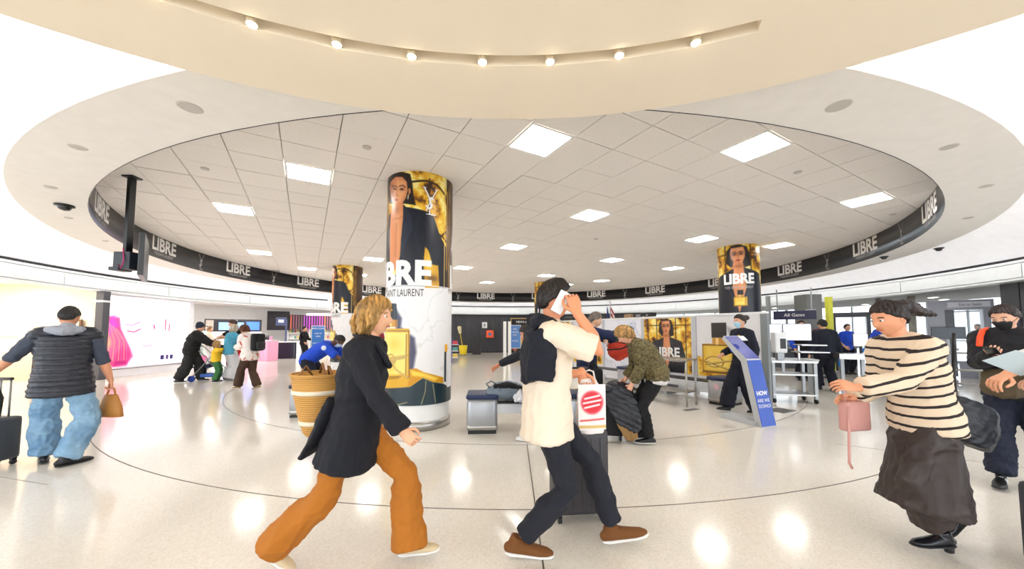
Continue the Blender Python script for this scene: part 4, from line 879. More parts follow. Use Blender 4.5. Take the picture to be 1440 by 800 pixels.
# ---- benches (end block with a navy pad, seat slab on box)
pad = mat('navy_pad', (28, 44, 84), .45); bgrey = mat('bench_grey', (168, 170, 174), .32, .55); bdark = mat('bench_recess', (36, 36, 40), .6); bpale = mat('bench_pale', (206, 208, 212), .35)
def bench(lab, loc, rz, L, sticker=False, group=None, feet=2, h=.52, sh=.40):
    t = thing('bench', lab, 'bench', loc, rz, group)
    for e, sx in ((0, 0), (1, L)):
        if e and feet < 2: break
        MB().box((sx, 0, .05 + (h - .09) / 2), (.42, .48, h - .10), bev=.06).build('end_block', bgrey, t, True); MB().box((sx, 0, h - .025), (.44, .50, .06), bev=.028).build('pad', pad, t, True)
        MB().box((sx, 0, .09), (.425, .485, .1), bev=.05).build('kick_plate', STEEL, t, True); MB().box((sx, 0, .02), (.38, .44, .04)).build('plinth', BLACK, t)
    MB().box((L / 2, 0, sh - .07), (L - .40, .40, .13), bev=.01).build('seat', bpale, t); MB().box((L / 2, 0, sh + .005), (L - .42, .38, .02), bev=.008).build('seat_pad', mat('seat_black', (34, 36, 44), .5), t)
    return t
bA = bench('grey bench with a navy pad carrying the open backpack, right of the big column', (-.42, 5.2, 0), .06, 1.25)
bB = bench('grey bench end with a navy pad seen left of the straw basket', (-3.45, 6.15, 0), .25, 2.0)
bC = bench('long grey bench against the poster partition, ending beside the walking officer', onp(6.75, -.62, 0), pa + PI, 1.9)
for e in range(2): local_box(bC, 'side_box', bpale, [((1.2, -.02, .16), (.08, .40, .26))])
MB().cyl((.02, .244, .34), (.02, .252, .34), .055, seg=20).build('sticker', mat('sticker_pink', (226, 190, 196), .5), bC)
bD = bench('second grey bench by the partition behind the steel table', onp(4.40, -.62, 0), pa + PI, 1.5, feet=1)
# steel table
q = G(962, 565); t = thing('steel_table', 'narrow steel table with a lower shelf in front of the portrait poster', 'table', (3.1, 7.2, 0), pa + .15)
local_box(t, 'top', STEEL, [((0, 0, .86), (.95, .42, .03))]); local_box(t, 'shelf', STEEL, [((0, 0, .26), (.9, .4, .025))])
for sx in (-.44, .44):
    for sy in (-.18, .18): MB().cyl((sx, sy, 0), (sx, sy, .85), .019).build('leg', STEEL, t, True)
# floor plates
for (px, py, sx, sy, lab) in ((972, 576, .34, .10, 'small dark floor plate in front of the steel table'), (1098, 577, .42, .3, 'grey square floor cover plate beside the blue kiosk')):
    q = G(px, py); t = MB().box((0, 0, .002), (sx, sy, .004)).build('floor_plate', mat('plate_grey', (110, 108, 106), .4, .3)); t.location = q; t.rotation_euler = (0, 0, .5); tag(t, lab, 'floor plate')
# feedback kiosk
t = thing('feedback_kiosk', 'tall leaning blue kiosk reading HOW ARE WE DOING on a grey foot', 'kiosk', (3.74, 5.33, 0), math.radians(20))
def extr(prof, w_):
    n = len(prof); vs = [(-w_ / 2, y, z) for y, z in prof] + [(w_ / 2, y, z) for y, z in prof]
    return vs, [tuple(range(n)), tuple(reversed([n + i for i in range(n)]))] + [(i, n + i, n + (i + 1) % n, (i + 1) % n) for i in range(n)]
kw_ = .30
MB().add(*extr([(0, 0), (.09, 0), (.29, .93), (.60, 1.27), (.57, 1.32), (.20, .97)], kw_)).build('body', mat('kiosk_grey', (188, 190, 192), .35), t)
local_box(t, 'foot', mat('kiosk_grey'), [((0, .36, .035), (kw_, .66, .07), dict(bev=.008))])
kb = mat('kiosk_blue', (26, 74, 180), .3, var=.25, vs=5)
al = math.atan2(.20, .97); MF = Matrix.Translation((0, .1, .485)) @ Matrix.Rotation(-al, 4, 'X')
MB().box((0, -.004, .0), (kw_ * .96, .008, .96), M=MF.to_3x3().to_4x4()).build('front_panel', kb, t).location = (0, .1, .485)
be = math.atan2(.37, .35); MU = Matrix.Rotation(-be, 4, 'X')
MB().box((0, -.004, 0), (kw_ * .94, .008, .48), M=MU).build('desk_panel', mat('kiosk_violet', (60, 70, 160), .3, var=.2), t).location = (0, .385, 1.145)
MB().box((0, -.012, -.03), (kw_ * .6, .006, .12), M=MU).build('notice', mat('kiosk_yellow', (240, 196, 30), .4), t).location = (0, .385, 1.145)
MB().box((.02, -.012, .14), (kw_ * .4, .006, .10), M=MU).build('notice', WHITE, t).location = (0, .385, 1.145)
for s, sz, zz_, bo in (('HOW', .085, -.02, .003), ('ARE WE', .07, -.12, 0), ('DOING?', .07, -.20, 0)):
    me = text_mesh(s, sz, bold=bo); me.transform(Matrix.Translation((0, .1, .485)) @ Matrix.Rotation(-al, 4, 'X') @ Matrix.Translation((0, -.010, zz_ - .02)) @ Matrix.Rotation(PI / 2, 4, 'X')); link_mesh('lettering', me, letm, t)
# ---- checkpoint
def screen(t, name, c, sx, sz, rz, m, tilt=0):
    M = Matrix.Rotation(rz, 4, 'Z') @ Matrix.Rotation(tilt, 4, 'X')
    MB().box(c, (sx, .04, sz), M=M, bev=.006).build(name + '_shell', BLACK, t); MB().box(tuple(Vector(c) + M @ Vector((0, -.022, 0))), (sx - .03, .004, sz - .03), M=M).build(name, m, t)
scw = mat('screen_white', (232, 232, 244), .3, emit=.9, var=0)
t = thing('screening_station', 'pair of wide white monitors above a screening desk by the column', 'workstation', (6.5, 8.55, 0), -.35)
screen(t, 'monitor', (-.36, 0, 1.38), .52, .40, 0, mat('screen_grey', (206, 212, 214), .3, emit=.6, var=0)); screen(t, 'monitor', (.2, 0, 1.38), .56, .40, 0, scw)
local_box(t, 'arm', GREYM, [((-.08, .06, .9), (.06, .05, 1.0))]); local_box(t, 'desk', mat('desk_grey', (186, 190, 190), .4), [((-.1, .1, .74), (1.3, .5, .04))]); local_box(t, 'leg', GREYM, [((-.7, .1, .36), (.05, .4, .72)), ((.5, .1, .36), (.05, .4, .72))])
t = thing('ticket_reader', 'white upright document reader on the steel cart', 'machine', (5.42, 7.35, 0), -.2)
local_box(t, 'body', mat('reader_white', (226, 226, 226), .35), [((0, 0, 1.17), (.22, .2, .42), dict(bev=.03))]); local_box(t, 'slot', BLACK, [((.03, -.101, 1.15), (.1, .01, .2))]); local_box(t, 'stand', GREYM, [((0, 0, .89), (.1, .1, .14))])
t = thing('steel_cart', 'steel wheeled cart with trays beside the blue kiosk', 'cart', (5.55, 7.3, 0), -.2)
local_box(t, 'top', STEEL, [((0, 0, .80), (.8, .5, .04)), ((.45, .1, .98), (.5, .36, .02)), ((.45, .1, 1.12), (.44, .32, .02)), ((.3, .2, .95), (.03, .03, .32))]); local_box(t, 'shelf', STEEL, [((0, 0, .55), (.76, .46, .03)), ((0, 0, .16), (.76, .46, .03))])
for sx in (-.36, .36):
    for sy in (-.2, .2):
        MB().box((sx, sy, .44), (.05, .05, .72)).build('leg', GREYM, t); MB().cyl((sx - .02, sy, .045), (sx + .02, sy, .045), .045).build('wheel', BLACK, t, True)
t = thing('inspection_table', 'steel inspection table behind the hand of the woman in stripes', 'table', (8.0, 8.0, 0), -.5); local_box(t, 'top', STEEL, [((0, 0, .84), (1.3, .5, .12))]); local_box(t, 'leg', GREYM, [((-.55, 0, .39), (.06, .06, .78)), ((.55, 0, .39), (.06, .06, .78)), ((-.2, 0, .39), (.06, .06, .78))])
q = P(1210, 478, 8.7); t = thing('queue_monitor', 'small square monitor showing a white page over the inspection table', 'monitor', (q.x, q.y, 0), -.6); screen(t, 'screen', (0, 0, q.z), .28, .32, 0, mat('page_white', (226, 222, 226), .3, emit=.6, var=.1, vs=14)); local_box(t, 'stand', BLACK, [((0, .03, q.z / 2), (.05, .05, q.z - .2)), ((0, 0, .02), (.3, .3, .04))])
q = P(1333, 468, 9.0); t = thing('wall_monitor', 'wide black monitor left of the grey doorway', 'monitor', (q.x, q.y, 0), -.8); screen(t, 'screen', (0, 0, q.z), .56, .30, 0, mat('screen_off', (30, 40, 50), .15)); local_box(t, 'stand', GREYM, [((0, .05, q.z / 2), (.05, .05, q.z - .1)), ((0, .05, .02), (.4, .3, .04))])
q = P(1197, 470, 13.0); t = thing('metal_detector', 'dark framed walk-through scanner before the bright windows', 'scanner', (q.x, q.y, 0), -.7); local_box(t, 'frame', mat('scanner_dark', (50, 52, 60), .4), [((-.45, 0, 1.02), (.1, .5, 2.04)), ((.45, 0, 1.02), (.1, .5, 2.04)), ((0, 0, 2.0), (1.0, .5, .16))])
q = P(1167, 460, 12.5); t = thing('yellow_pillar', 'yellow-green pillar behind the officer walking away', 'pillar', (q.x, q.y, 0)); local_box(t, 'shaft', mat('lime', (222, 222, 70), .4), [((0, 0, 1.3), (.15, .15, 2.6))]); local_box(t, 'base', GREYM, [((0, 0, .03), (.25, .25, .06))])
for px, d, wd, rgb, lab in ((1137, 11.8, .5, (128, 130, 128), 'wide grey square pillar left of the yellow-green one'), (1081, 12.2, .14, (170, 176, 176), 'thin grey post beside the right column'), (1237, 13.2, .16, (150, 148, 140), 'thin grey post left of the striped sweater woman\'s head'), (1283, 12.4, .2, (168, 164, 150), 'beige round post above the striped sweater woman')):
    q = P(px, 450, d); t = thing('pillar', lab, 'pillar', (q.x, q.y, 0)); m = mat('pil_%d' % px, rgb, .5)
    if wd < .3: MB().cyl((0, 0, 0), (0, 0, 2.6), wd / 2, seg=20).build('shaft', m, t, True)
    else: local_box(t, 'shaft', m, [((0, 0, 1.3), (wd, wd, 2.6))])
    local_box(t, 'base', GREYM, [((0, 0, .02), (wd + .1, wd + .1, .04))])
q = P(1140, 441, 11.45); t = thing('lane_number_sign', 'small white square number sign on the grey pillar', 'sign', (q.x, q.y, q.z), -.75); local_box(t, 'plate', mat('plate_white', (226, 226, 224), .4), [((0, 0, 0), (.26, .03, .26))]); me = text_mesh('6', .2); me.transform(Matrix.Translation((0, -.02, -.07)) @ Matrix.Rotation(PI / 2, 4, 'X')); link_mesh('lettering', me, mat('letter_dark'), t)
q = P(1117, 443, 10.6); t = thing('overhead_sign', 'dark navy overhead sign with small white writing left of the grey pillar', 'sign', (q.x, q.y, q.z), -.75); local_box(t, 'panel', mat('sign_navy', (34, 34, 66), .4), [((0, 0, 0), (1.0, .06, .26))]); local_box(t, 'hanger', GREYM, [((-.4, 0, .42), (.03, .03, .72))]); local_box(t, 'hanger', GREYM, [((.4, 0, .42), (.03, .03, .72))])
me = text_mesh('All Gates', .13); me.transform(Matrix.Translation((0, -.035, -.04)) @ Matrix.Rotation(PI / 2, 4, 'X')); link_mesh('lettering', me, letm, t)
q = P(1352, 500, 11.0); t = thing('exit_portal', 'grey metal exit portal with a lettered header beside the dark wall', 'doorway', (q.x, q.y, 0), -.80); t.scale = (.66, .7, 1)
gp = mat('portal_grey', (138, 138, 146), .4, .3)
local_box(t, 'jamb', gp, [((-.72, 0, 1.05), (.55, .9, 2.1)), ((.75, 0, 1.05), (.2, .9, 2.1)), ((.18, 0, .25), (.5, .06, .5))]); local_box(t, 'header', gp, [((0, 0, 2.2), (1.9, .95, .28))]); local_box(t, 'dark_panel', mat('portal_black', (24, 24, 32), .2), [((-.3, -.1, 1.05), (.28, .5, 2.0))]); local_box(t, 'glass_door', gl, [((.2, 0, 1.2), (.8, .03, 1.9))])
local_box(t, 'sign_plate', mat('plate_pale', (206, 206, 214), .4), [((.25, -.485, 2.2), (1.2, .02, .16))]); me = text_mesh('Exit to Gates', .12); me.transform(Matrix.Translation((.3, -.50, 2.16)) @ Matrix.Rotation(PI / 2, 4, 'X')); link_mesh('lettering', me, mat('letter_dark'), t)
t = thing('steel_railing', 'steel barrier rail in front of the grey exit portal', 'railing', (10.2, 7.6, 0), -.9)
for z in (.25, .55, .92): MB().cyl((-.8, 0, z), (.8, 0, z), .02).build('rail', STEEL, t, True)
for x in (-.8, 0, .8): MB().cyl((x, 0, 0), (x, 0, .94), .022).build('post', STEEL, t, True)
for i, (px, d) in enumerate(((1104, 14.2), (1176, 14.9), (1268, 10.8), (1300, 13.2))):
    q = P(px, 500, d); t = thing('lane_table', 'grey roller table in the security lanes, %s' % ('behind the paired monitors', 'behind the officer walking away', 'behind the gloved officer', 'right of the gloved officer')[i], 'table', (q.x, q.y, 0), -.6, 'roller tables in the lanes')
    local_box(t, 'top', mat('lane_grey', (150, 154, 158), .4, .4), [((0, 0, .78), (1.5, .6, .08))]); local_box(t, 'cabinet', mat('lane_dark', (80, 84, 92), .5), [((0, .05, .38), (1.2, .5, .74))]); local_box(t, 'bin', mat('lane_bin', (96, 120, 160), .5), [((-.3, 0, .87), (.45, .35, .1)), ((.3, 0, .87), (.45, .35, .1))])
# ================================================================== PEOPLE
def V3(*a): return Vector(a)
def remesh(mb, voxel, smooth=4, wr=0.0, wf=9.0, quilt=None, cut=None, seed=0):
    me = mb.mesh('tmp'); o = D.objects.new('tmp', me); COL.objects.link(o)
    r = o.modifiers.new('r', 'REMESH'); r.mode = 'VOXEL'; r.voxel_size = voxel; r.adaptivity = 0
    if smooth: s = o.modifiers.new('s', 'SMOOTH'); s.factor = .5; s.iterations = smooth
    dg = bpy.context.evaluated_depsgraph_get(); me2 = D.meshes.new_from_object(o.evaluated_get(dg))
    D.objects.remove(o); D.meshes.remove(me)
    n = len(me2.vertices)
    if n and (wr or quilt):
        co = np.empty(n * 3, np.float32); me2.vertices.foreach_get('co', co); co = co.reshape(-1, 3)
        no = np.empty(n * 3, np.float32); me2.vertices.foreach_get('normal', no); no = no.reshape(-1, 3)
        d = np.zeros(n)
        if wr:
            rs = np.random.RandomState(seed + 3)
            for k in range(7):
                v = rs.normal(size=3); v /= np.linalg.norm(v); v[2] *= 1.0; f = wf * (1 + .45 * k)
                v2 = rs.normal(size=3); q = co @ v * f * 2.2 + 1.6 * np.sin(co @ v2 * f + k)
                d += (1 - 2 * np.abs(np.sin(q + k * 1.3))) * wr / (1 + .35 * k) * .5
        if quilt is not None:
            ax, f, amp = quilt; d += (np.abs(np.sin(co @ np.array(ax) * f)) ** .6 - .6) * amp
        co += no * d[:, None]; me2.vertices.foreach_set('co', co.ravel()); me2.update()
    return me2
def ik(a, t, l1, l2, hint):
    a = Vector(a); t = Vector(t); d = t - a; L = d.length
    if L > (l1 + l2) * .995: t = a + d * ((l1 + l2) * .995 / L); d = t - a; L = d.length
    if L < abs(l1 - l2) + .02: L = abs(l1 - l2) + .02
    x = (l1 * l1 - l2 * l2 + L * L) / (2 * L); h = math.sqrt(max(0, l1 * l1 - x * x)); u = d.normalized()
    hv = Vector(hint); p = hv - u * hv.dot(u)
    p = p.normalized() if p.length > 1e-4 else Vector((0, 1, 0))
    return a + u * x + p * h, t
def smoothstep(a, b, x): t = np.clip((x - a) / (b - a), 0, 1); return t * t * (3 - 2 * t)
def head_pts(nu=48, nv=36):
    th = np.linspace(0, 2 * PI, nu, endpoint=False); ph = np.linspace(.02, PI - .02, nv)
    T, Pp = np.meshgrid(th, ph); n = np.stack([np.sin(Pp) * np.sin(T), np.sin(Pp) * np.cos(T), np.cos(Pp)], -1)   # T=0 faces +y
    return n
def head_shape(n):
    x = n[..., 0] * .076; y = n[..., 1] * .097; z = n[..., 2] * .118
    lo = np.clip(-n[..., 2], 0, 1); x = x * (1 - .30 * lo ** 2.2); y = np.where(n[..., 1] < 0, y * (1 - .38 * lo), y * (1 - .10 * lo ** 3)) ; y = y + .010 * lo ** 2
    fr = np.clip(n[..., 1], 0, 1)
    g = lambda cx, cz, sx, sz: np.exp(-((x - cx) / sx) ** 2 - ((z - cz) / sz) ** 2) * (fr > 0)
    d = .026 * np.exp(-(x / .013) ** 2) * np.exp(-((z + .018) / np.where(z > -.018, .030, .012)) ** 2) * (fr > 0)
    d = d + .006 * g(0, .034, .045, .012) - .010 * (g(.031, .012, .016, .012) + g(-.031, .012, .016, .012)) + .006 * (g(.040, -.02, .02, .02) + g(-.040, -.02, .02, .02))
    d = d + .008 * g(0, -.054, .022, .010) - .004 * g(0, -.054, .03, .002) + .008 * g(0, -.092, .022, .016) - .004 * g(0, -.072, .02, .008)
    return np.stack([x, y + d * fr, z], -1)
def grid_faces(nv, nu):
    fs = []
    for j in range(nv - 1):
        for i in range(nu): k = (i + 1) % nu; fs.append((j * nu + i, (j + 1) * nu + i, (j + 1) * nu + k, j * nu + k))
    fs.append(tuple(reversed(range(nu)))[::-1]); fs.append(tuple((nv - 1) * nu + i for i in range(nu))[::-1]); return fs
def ear_mb(mb, M, s):
    for e in (-1, 1):
        pts = [M @ (V3(e * .074, -.008 + .012 * math.sin(t), .002 + .026 * math.cos(t)) * s) for t in np.linspace(-.4, 3.6, 8)]
        mb.loft(pts, [(.007 * s, .005 * s)] * 8, seg=6, hint=tuple(M.to_3x3() @ V3(1, 0, 0)))
        mb.loft([M @ (V3(e * .073, -.004, .018) * s), M @ (V3(e * .076, -.006, -.012) * s)], [(.006 * s, .012 * s)] * 2, seg=6)
def hair_mesh(style, s, M):
    n = head_pts(128, 64); p = head_shape(n); az = np.degrees(np.abs(np.arctan2(n[..., 0], n[..., 1])))  # 0 front .. 180 back
    st = dict(short=([0, 35, 60, 75, 90, 110, 140, 180], [.62, .60, .42, .12, .02, -.12, -.50, -.56], .014),
              crop=([0, 35, 60, 75, 90, 110, 140, 180], [.60, .58, .46, .18, .10, .0, -.42, -.50], .009),
              quiff=([0, 35, 60, 75, 90, 110, 140, 180], [.56, .54, .42, .10, .05, -.05, -.42, -.50], .013),
              bob=([0, 30, 50, 65, 90, 120, 180], [.60, .50, .2, -.35, -.75, -.85, -.88], .024),
              wavy=([0, 30, 50, 65, 90, 120, 180], [.52, .44, .2, -.10, -.45, -.62, -.66], .026),
              tied=([0, 40, 60, 80, 100, 140, 180], [.58, .52, .36, .10, -.05, -.45, -.55], .012))[style]
    lim = np.interp(az, st[0], st[1]) + .05 * np.sin(n[..., 0] * 45) * np.sin(n[..., 1] * 37 + 1); m = smoothstep(-.06, .06, n[..., 2] - lim); th = st[2]
    T_ = np.arctan2(n[..., 0], n[..., 1] + .25); w_ = np.sin(n[..., 2] * 7 + T_ * 3) * .5; r = 1 + .32 * np.sin(T_ * 23 + w_ * 4) + .22 * np.sin(T_ * 47 + w_ * 7 + n[..., 2] * 5) + .15 * np.sin(n[..., 2] * 19 + T_ * 11)
    top = np.clip(n[..., 2], 0, 1)
    if style == 'quiff': th = th * (1 + 1.3 * top * np.clip(n[..., 1] + .2, 0, 1))
    if style in ('bob', 'wavy'):
        low = np.clip(-n[..., 2], 0, 1); th = th * (1 + .9 * low)
    q = p + n * (m * th * r - (1 - m) * .010)[..., None]
    vs = [M @ (Vector(v) * s) for v in q.reshape(-1, 3)]; return MB().add(vs, grid_faces(64, 128))
def hand_mb(w, d, nrm, side, curl=.35, s=1.0, thumb=.5, spread=.06):
    d = Vector(d).normalized(); nn = Vector(nrm); nn = (nn - d * nn.dot(d)).normalized(); x = d.cross(nn)
    if side > 0: x = -x
    B = lambda a, b, c: Vector(w) + (x * a + d * b + nn * c) * s
    mb = MB(); mb.loft([B(0, -.02, 0), B(0, .02, 0), B(0, .06, 0), B(0, .088, -.002)], [(.026 * s, .018 * s), (.034 * s, .017 * s), (.041 * s, .014 * s), (.038 * s, .011 * s)], hint=tuple(x), seg=12)
    for k, (fx, L) in enumerate(((.029, .074), (.010, .083), (-.010, .077), (-.028, .060))):
        a = 0.0; p = Vector((fx, .084, 0)); pts = [B(*p)]; f = Vector((math.sin(spread * (1.5 - k)), 1, 0))
        for seg, ang in ((.45, 62), (.30, 78), (.25, 55)):
            a += math.radians(ang) * (curl + .06 * k * curl); p = p + Vector((f.x * math.cos(a), math.cos(a), -math.sin(a))) * L * seg; pts.append(B(*p))
        mb.loft(pts, [(.0094 * s, .0094 * s), (.0088 * s, .0086 * s), (.0080 * s, .0078 * s), (.0066 * s, .0062 * s)], hint=tuple(x), seg=8)
    t = thumb; p = Vector((.026, .018, -.004)); q = p + Vector((.030, .030, -.006 - .02 * t)); r_ = q + Vector((.012 - .02 * t, .026, -.012 * t)); u = r_ + Vector((.002 - .02 * t, .022, -.012 * t))
    mb.loft([B(*p), B(*q), B(*r_), B(*u)], [(.014 * s, .013 * s), (.0115 * s, .011 * s), (.0095 * s, .009 * s), (.0075 * s, .007 * s)], hint=tuple(nn), seg=8)
    return mb
def rotm(yaw, pitch=0, roll=0):
    """yaw + turns to the right, pitch + tips forward/down, roll + tilts right"""
    return Matrix.Rotation(-math.radians(yaw), 4, 'Z') @ Matrix.Rotation(-math.radians(pitch), 4, 'X') @ Matrix.Rotation(math.radians(roll), 4, 'Y')
def shoe(t, ank, yaw, pitch, s, m, sole_m, h=1.0, heel=0.0, laces=None, stripes=False, open_top=False, name='shoe'):
    R = rotm(yaw, pitch); A = Vector(ank); B = lambda x, y, z: A + R @ (V3(x, y, z) * s)
    mb = MB(); zb = -.085 / 1
    mb.loft([B(0, -.070, zb + .040), B(0, -.045, zb + .046), B(0, .0, zb + .048), B(0, .06, zb + .040), B(0, .115, zb + .032), B(0, .165, zb + .028), B(0, .192, zb + .024)],
            [(.026 * s, .032 * s * h), (.034 * s, .040 * s * h), (.037 * s, .044 * s * h), (.042 * s, .037 * s * h), (.046 * s, .028 * s * h), (.040 * s, .022 * s * h), (.024 * s, .014 * s * h)], hint=tuple(R.to_3x3() @ V3(1, 0, 0)), seg=16)
    if not open_top: mb.loft([B(0, -.03, zb + .05), B(0, -.012, zb + .105)], [(.034 * s, .048 * s), (.036 * s, .044 * s)], hint=tuple(R.to_3x3() @ V3(1, 0, 0)), cap=.2)
    o = link_mesh(name, remesh(mb, .006 * s, 3), m, t, True)
    sb = MB(); zz_ = zb + .010
    sb.loft([B(0, -.082, zz_ + .002), B(0, -.05, zz_), B(0, .0, zz_), B(0, .07, zz_), B(0, .13, zz_), B(0, .185, zz_ + .002), B(0, .205, zz_ + .004)],
            [(.022 * s, .010 * s), (.037 * s, .012 * s), (.039 * s, .012 * s), (.043 * s, .011 * s), (.048 * s, .011 * s), (.040 * s, .010 * s), (.022 * s, .008 * s)], hint=tuple(R.to_3x3() @ V3(1, 0, 0)), cap=.4)
    if heel: sb.loft([B(0, -.045, zb + .012), B(0, -.050, zb - heel + .01)], [(.028 * s, .030 * s), (.024 * s, .026 * s)], hint=tuple(R.to_3x3() @ V3(1, 0, 0)), cap=.1)
    sb.build('sole', sole_m, o, True)
    if laces:
        lb = MB()
        for i in range(4): lb.tube([B(-.018, .035 + i * .022, zb + .080 - i * .010), B(0, .042 + i * .022, zb + .084 - i * .010), B(.018, .035 + i * .022, zb + .080 - i * .010)], .0028 * s, 6)
        lb.build('laces', laces, o, True)
    if stripes:
        for e in (-1, 1):
            for i in range(3):
                y = .005 + i * .026; MB().loft([B(e * .0375, y + .012, zb + .022), B(e * .037, y, zb + .05), B(e * .028, y - .010, zb + .072)], [(.003 * s, .0055 * s)] * 3, seg=6, cap=.2, hint=tuple(R.to_3x3() @ V3(1, 0, 0))).build('stripe', letm, o, True)
    return o
PEOPLE = {}
def person(key, label, pos, face, H=1.72, b=1.0, lean=3, curve=0, side=0, twist=0, head=(0, 0, 0), pel=(0, 0, 0), hands=None, feet=None, skin=(222, 170, 136), hair=None, hair_rgb=(40, 30, 26),
           voxel=.012, top=None, bottom=None, shoes=None, group=None, elbow=None, curl=(.35, .35), hdir=(None, None), hn=(None, None), mask=None, neck=1.0, gloves=None, headscale=1.0, female=False):
    s = H / 1.75; t = thing('person', label, 'person', (pos[0], pos[1], 0), -math.radians(face), group)
    sk = mat('skin_%d_%d_%d' % skin, skin, .5, var=.04, vs=20, bump=.05, bs=200)
    pz = .935 * s + pel[2]; pe = V3(pel[0], pel[1], pz)
    def dirv(l): return (Matrix.Rotation(-math.radians(l), 3, 'X') @ (Matrix.Rotation(math.radians(side), 3, 'Y') @ V3(0, 0, 1))).normalized()
    d1 = dirv(lean); d2 = dirv(lean + curve); rt = (Matrix.Rotation(-math.radians(twist), 3, 'Z') @ V3(1, 0, 0)); rt = (rt - d2 * rt.dot(d2)).normalized(); fw = d2.cross(rt); fw = rt.cross(d2) * -1 if False else d2.cross(rt)
    waist = pe + d1 * .13 * s; chest = waist + (d1 + d2).normalized() * .18 * s; shl = chest + d2 * .155 * s; nb = chest + d2 * .205 * s
    HM = rotm(*head); hc = nb + ((d2 + HM.to_3x3() @ V3(0, 0, 1)).normalized() * .165 + HM.to_3x3() @ V3(0, .018, 0)) * s
    HT = Matrix.Translation(hc) @ HM; hs = s * headscale
    sw = (.158 if female else .178) * b ** .5 * s
    J = dict(pe=pe, waist=waist, chest=chest, shl=shl, nb=nb, hc=hc, d=d2, rt=rt, fw=fw, HM=HM, HT=HT)
    hip = {}; knee = {}; ank = {}; sh = {}; el = {}; wr = {}
    feet = feet or {}; hands = hands or {}
    for k, e in (('L', -1), ('R', 1)):
        hip[k] = pe + V3(e * .088 * s, 0, -.03 * s); f = feet.get(k, (e * .10, 0, .085 * s, 0, 0)); tgt = V3(*f[:3])
        knee[k], ank[k] = ik(hip[k], tgt, .435 * s, .425 * s, Matrix.Rotation(-math.radians(f[3] if len(f) > 3 else 0), 3, 'Z') @ V3(e * .12, 1, .1))
        sh[k] = shl + rt * e * sw; h = hands.get(k, None)
        if h is None: h = sh[k] + V3(e * .07, .06, -.56 * s)
        hint = (elbow or {}).get(k, (e * .5, -1, -.4))
        el[k], wr[k] = ik(sh[k], V3(*h), .295 * s, .262 * s, hint)
    J.update(hip=hip, knee=knee, ank=ank, sh=sh, el=el, wr=wr)
    fem = 1.06 if female else 1.0
    TR = [(.165 * fem, .112), (.160 * fem, .112), (.138 * (2 - fem), .102), (.162, .118), (.150, .100), (.072, .068)]
    def torso(mb, ease=0.0, low=None, flare=0.0, upto=6, swing=(0, 0)):
        pts = [pe - V3(0, 0, .07 * s), pe, waist, chest, shl - d2 * .03 * s, nb - d2 * .015 * s][:upto]; rr = [((x + (.006 if i < 3 else 0)) * b * s + ease, y * b * (1.0 + (.12 * (b - 1) * 8 if i in (1, 2) else 0)) * s + ease) for i, (x, y) in enumerate(TR)][:upto]
        if low is not None:
            pts = [pe + V3(swing[0], swing[1], -low * s), pe + V3(swing[0] * .5, swing[1] * .5, -low * s * .5)] + pts[1:]; rr = [(rr[0][0] + flare, rr[0][1] + flare * 1.1), (rr[0][0] + flare * .5, rr[0][1] + flare * .5)] + rr[1:]
        mb.loft(pts, rr, hint=tuple(rt), seg=20, cap=.25)
        mb.loft([sh['L'] - rt * -.01, shl + d2 * .02, sh['R']], [(.052 * s + ease, .050 * s + ease), (.062 * s + ease, .060 * s + ease), (.052 * s + ease, .050 * s + ease)], hint=tuple(fw), seg=12)
    def arm(mb, k, ease=0.0, frac=2.0, cuff=0.0, cap=1):
        S, E, W = sh[k], el[k], wr[k]; r = [(.058 * b + ease / s) * s, (.050 * b) * s + ease, .041 * s * b + ease, .043 * s * b + ease, .030 * s + ease + cuff]
        pts = [S, S.lerp(E, .5), E]; rd = r[:3]
        if frac > 1: pts += [E.lerp(W, .35 * min(1, (frac - 1))), E.lerp(W, frac - 1)]; q = min(1.0, frac - 1); rd = rd + [r[3], r[3] + (r[4] - r[3]) * q]
        else: pts = [S, S.lerp(E, frac * .5), S.lerp(E, frac)]; rd = [r[0], r[1] + cuff * .5, r[1] * .96 + cuff]
        mb.loft(pts, [(x, x) for x in rd], seg=12, cap=cap)
    def leg(mb, k, ease=0.0, frac=2.0, hem=0.0, kn=0.0):
        A_, K_, N_ = hip[k], knee[k], ank[k]
        pts = [A_ + V3(0, 0, .02), A_.lerp(K_, .45), K_]; rd = [.090 * b * s + ease, .075 * b * s + ease, .056 * b * s + ease + kn]
        if frac > 1: pts += [K_.lerp(N_, .35 * (frac - 1)), K_.lerp(N_, frac - 1)]; rd += [.056 * b * s + ease + kn * 1.1 + hem * .3, .038 * s + ease + hem]
        mb.loft(pts, [(x, x) for x in rd], seg=14, cap=.3)
    # body
    mb = MB(); torso(mb, -.006); 
    for k in 'LR': arm(mb, k, -.003); leg(mb, k, -.018)
    mb.loft([nb - d2 * .05 * s, nb + (hc - nb) * .45, hc - (HM.to_3x3() @ V3(0, .018, .02)) * hs], [(.060 * s * neck, .060 * s * neck), (.053 * s * neck, .056 * s * neck), (.050 * s, .055 * s)], hint=tuple(rt), seg=14)
    me = remesh(mb, max(voxel, .010), 4); vs = [v.co.copy() for v in me.vertices]; fs = [tuple(p.vertices) for p in me.polygons]; D.meshes.remove(me)
    full = MB().add(vs, fs); lo = voxel > .017
    n = head_pts(32 if lo else 56, 24 if lo else 44); p = head_shape(n); full.add([HT @ (Vector(v) * hs) for v in p.reshape(-1, 3)], grid_faces(p.shape[0], p.shape[1])); ear_mb(full, HT, hs)
    glove = MB()
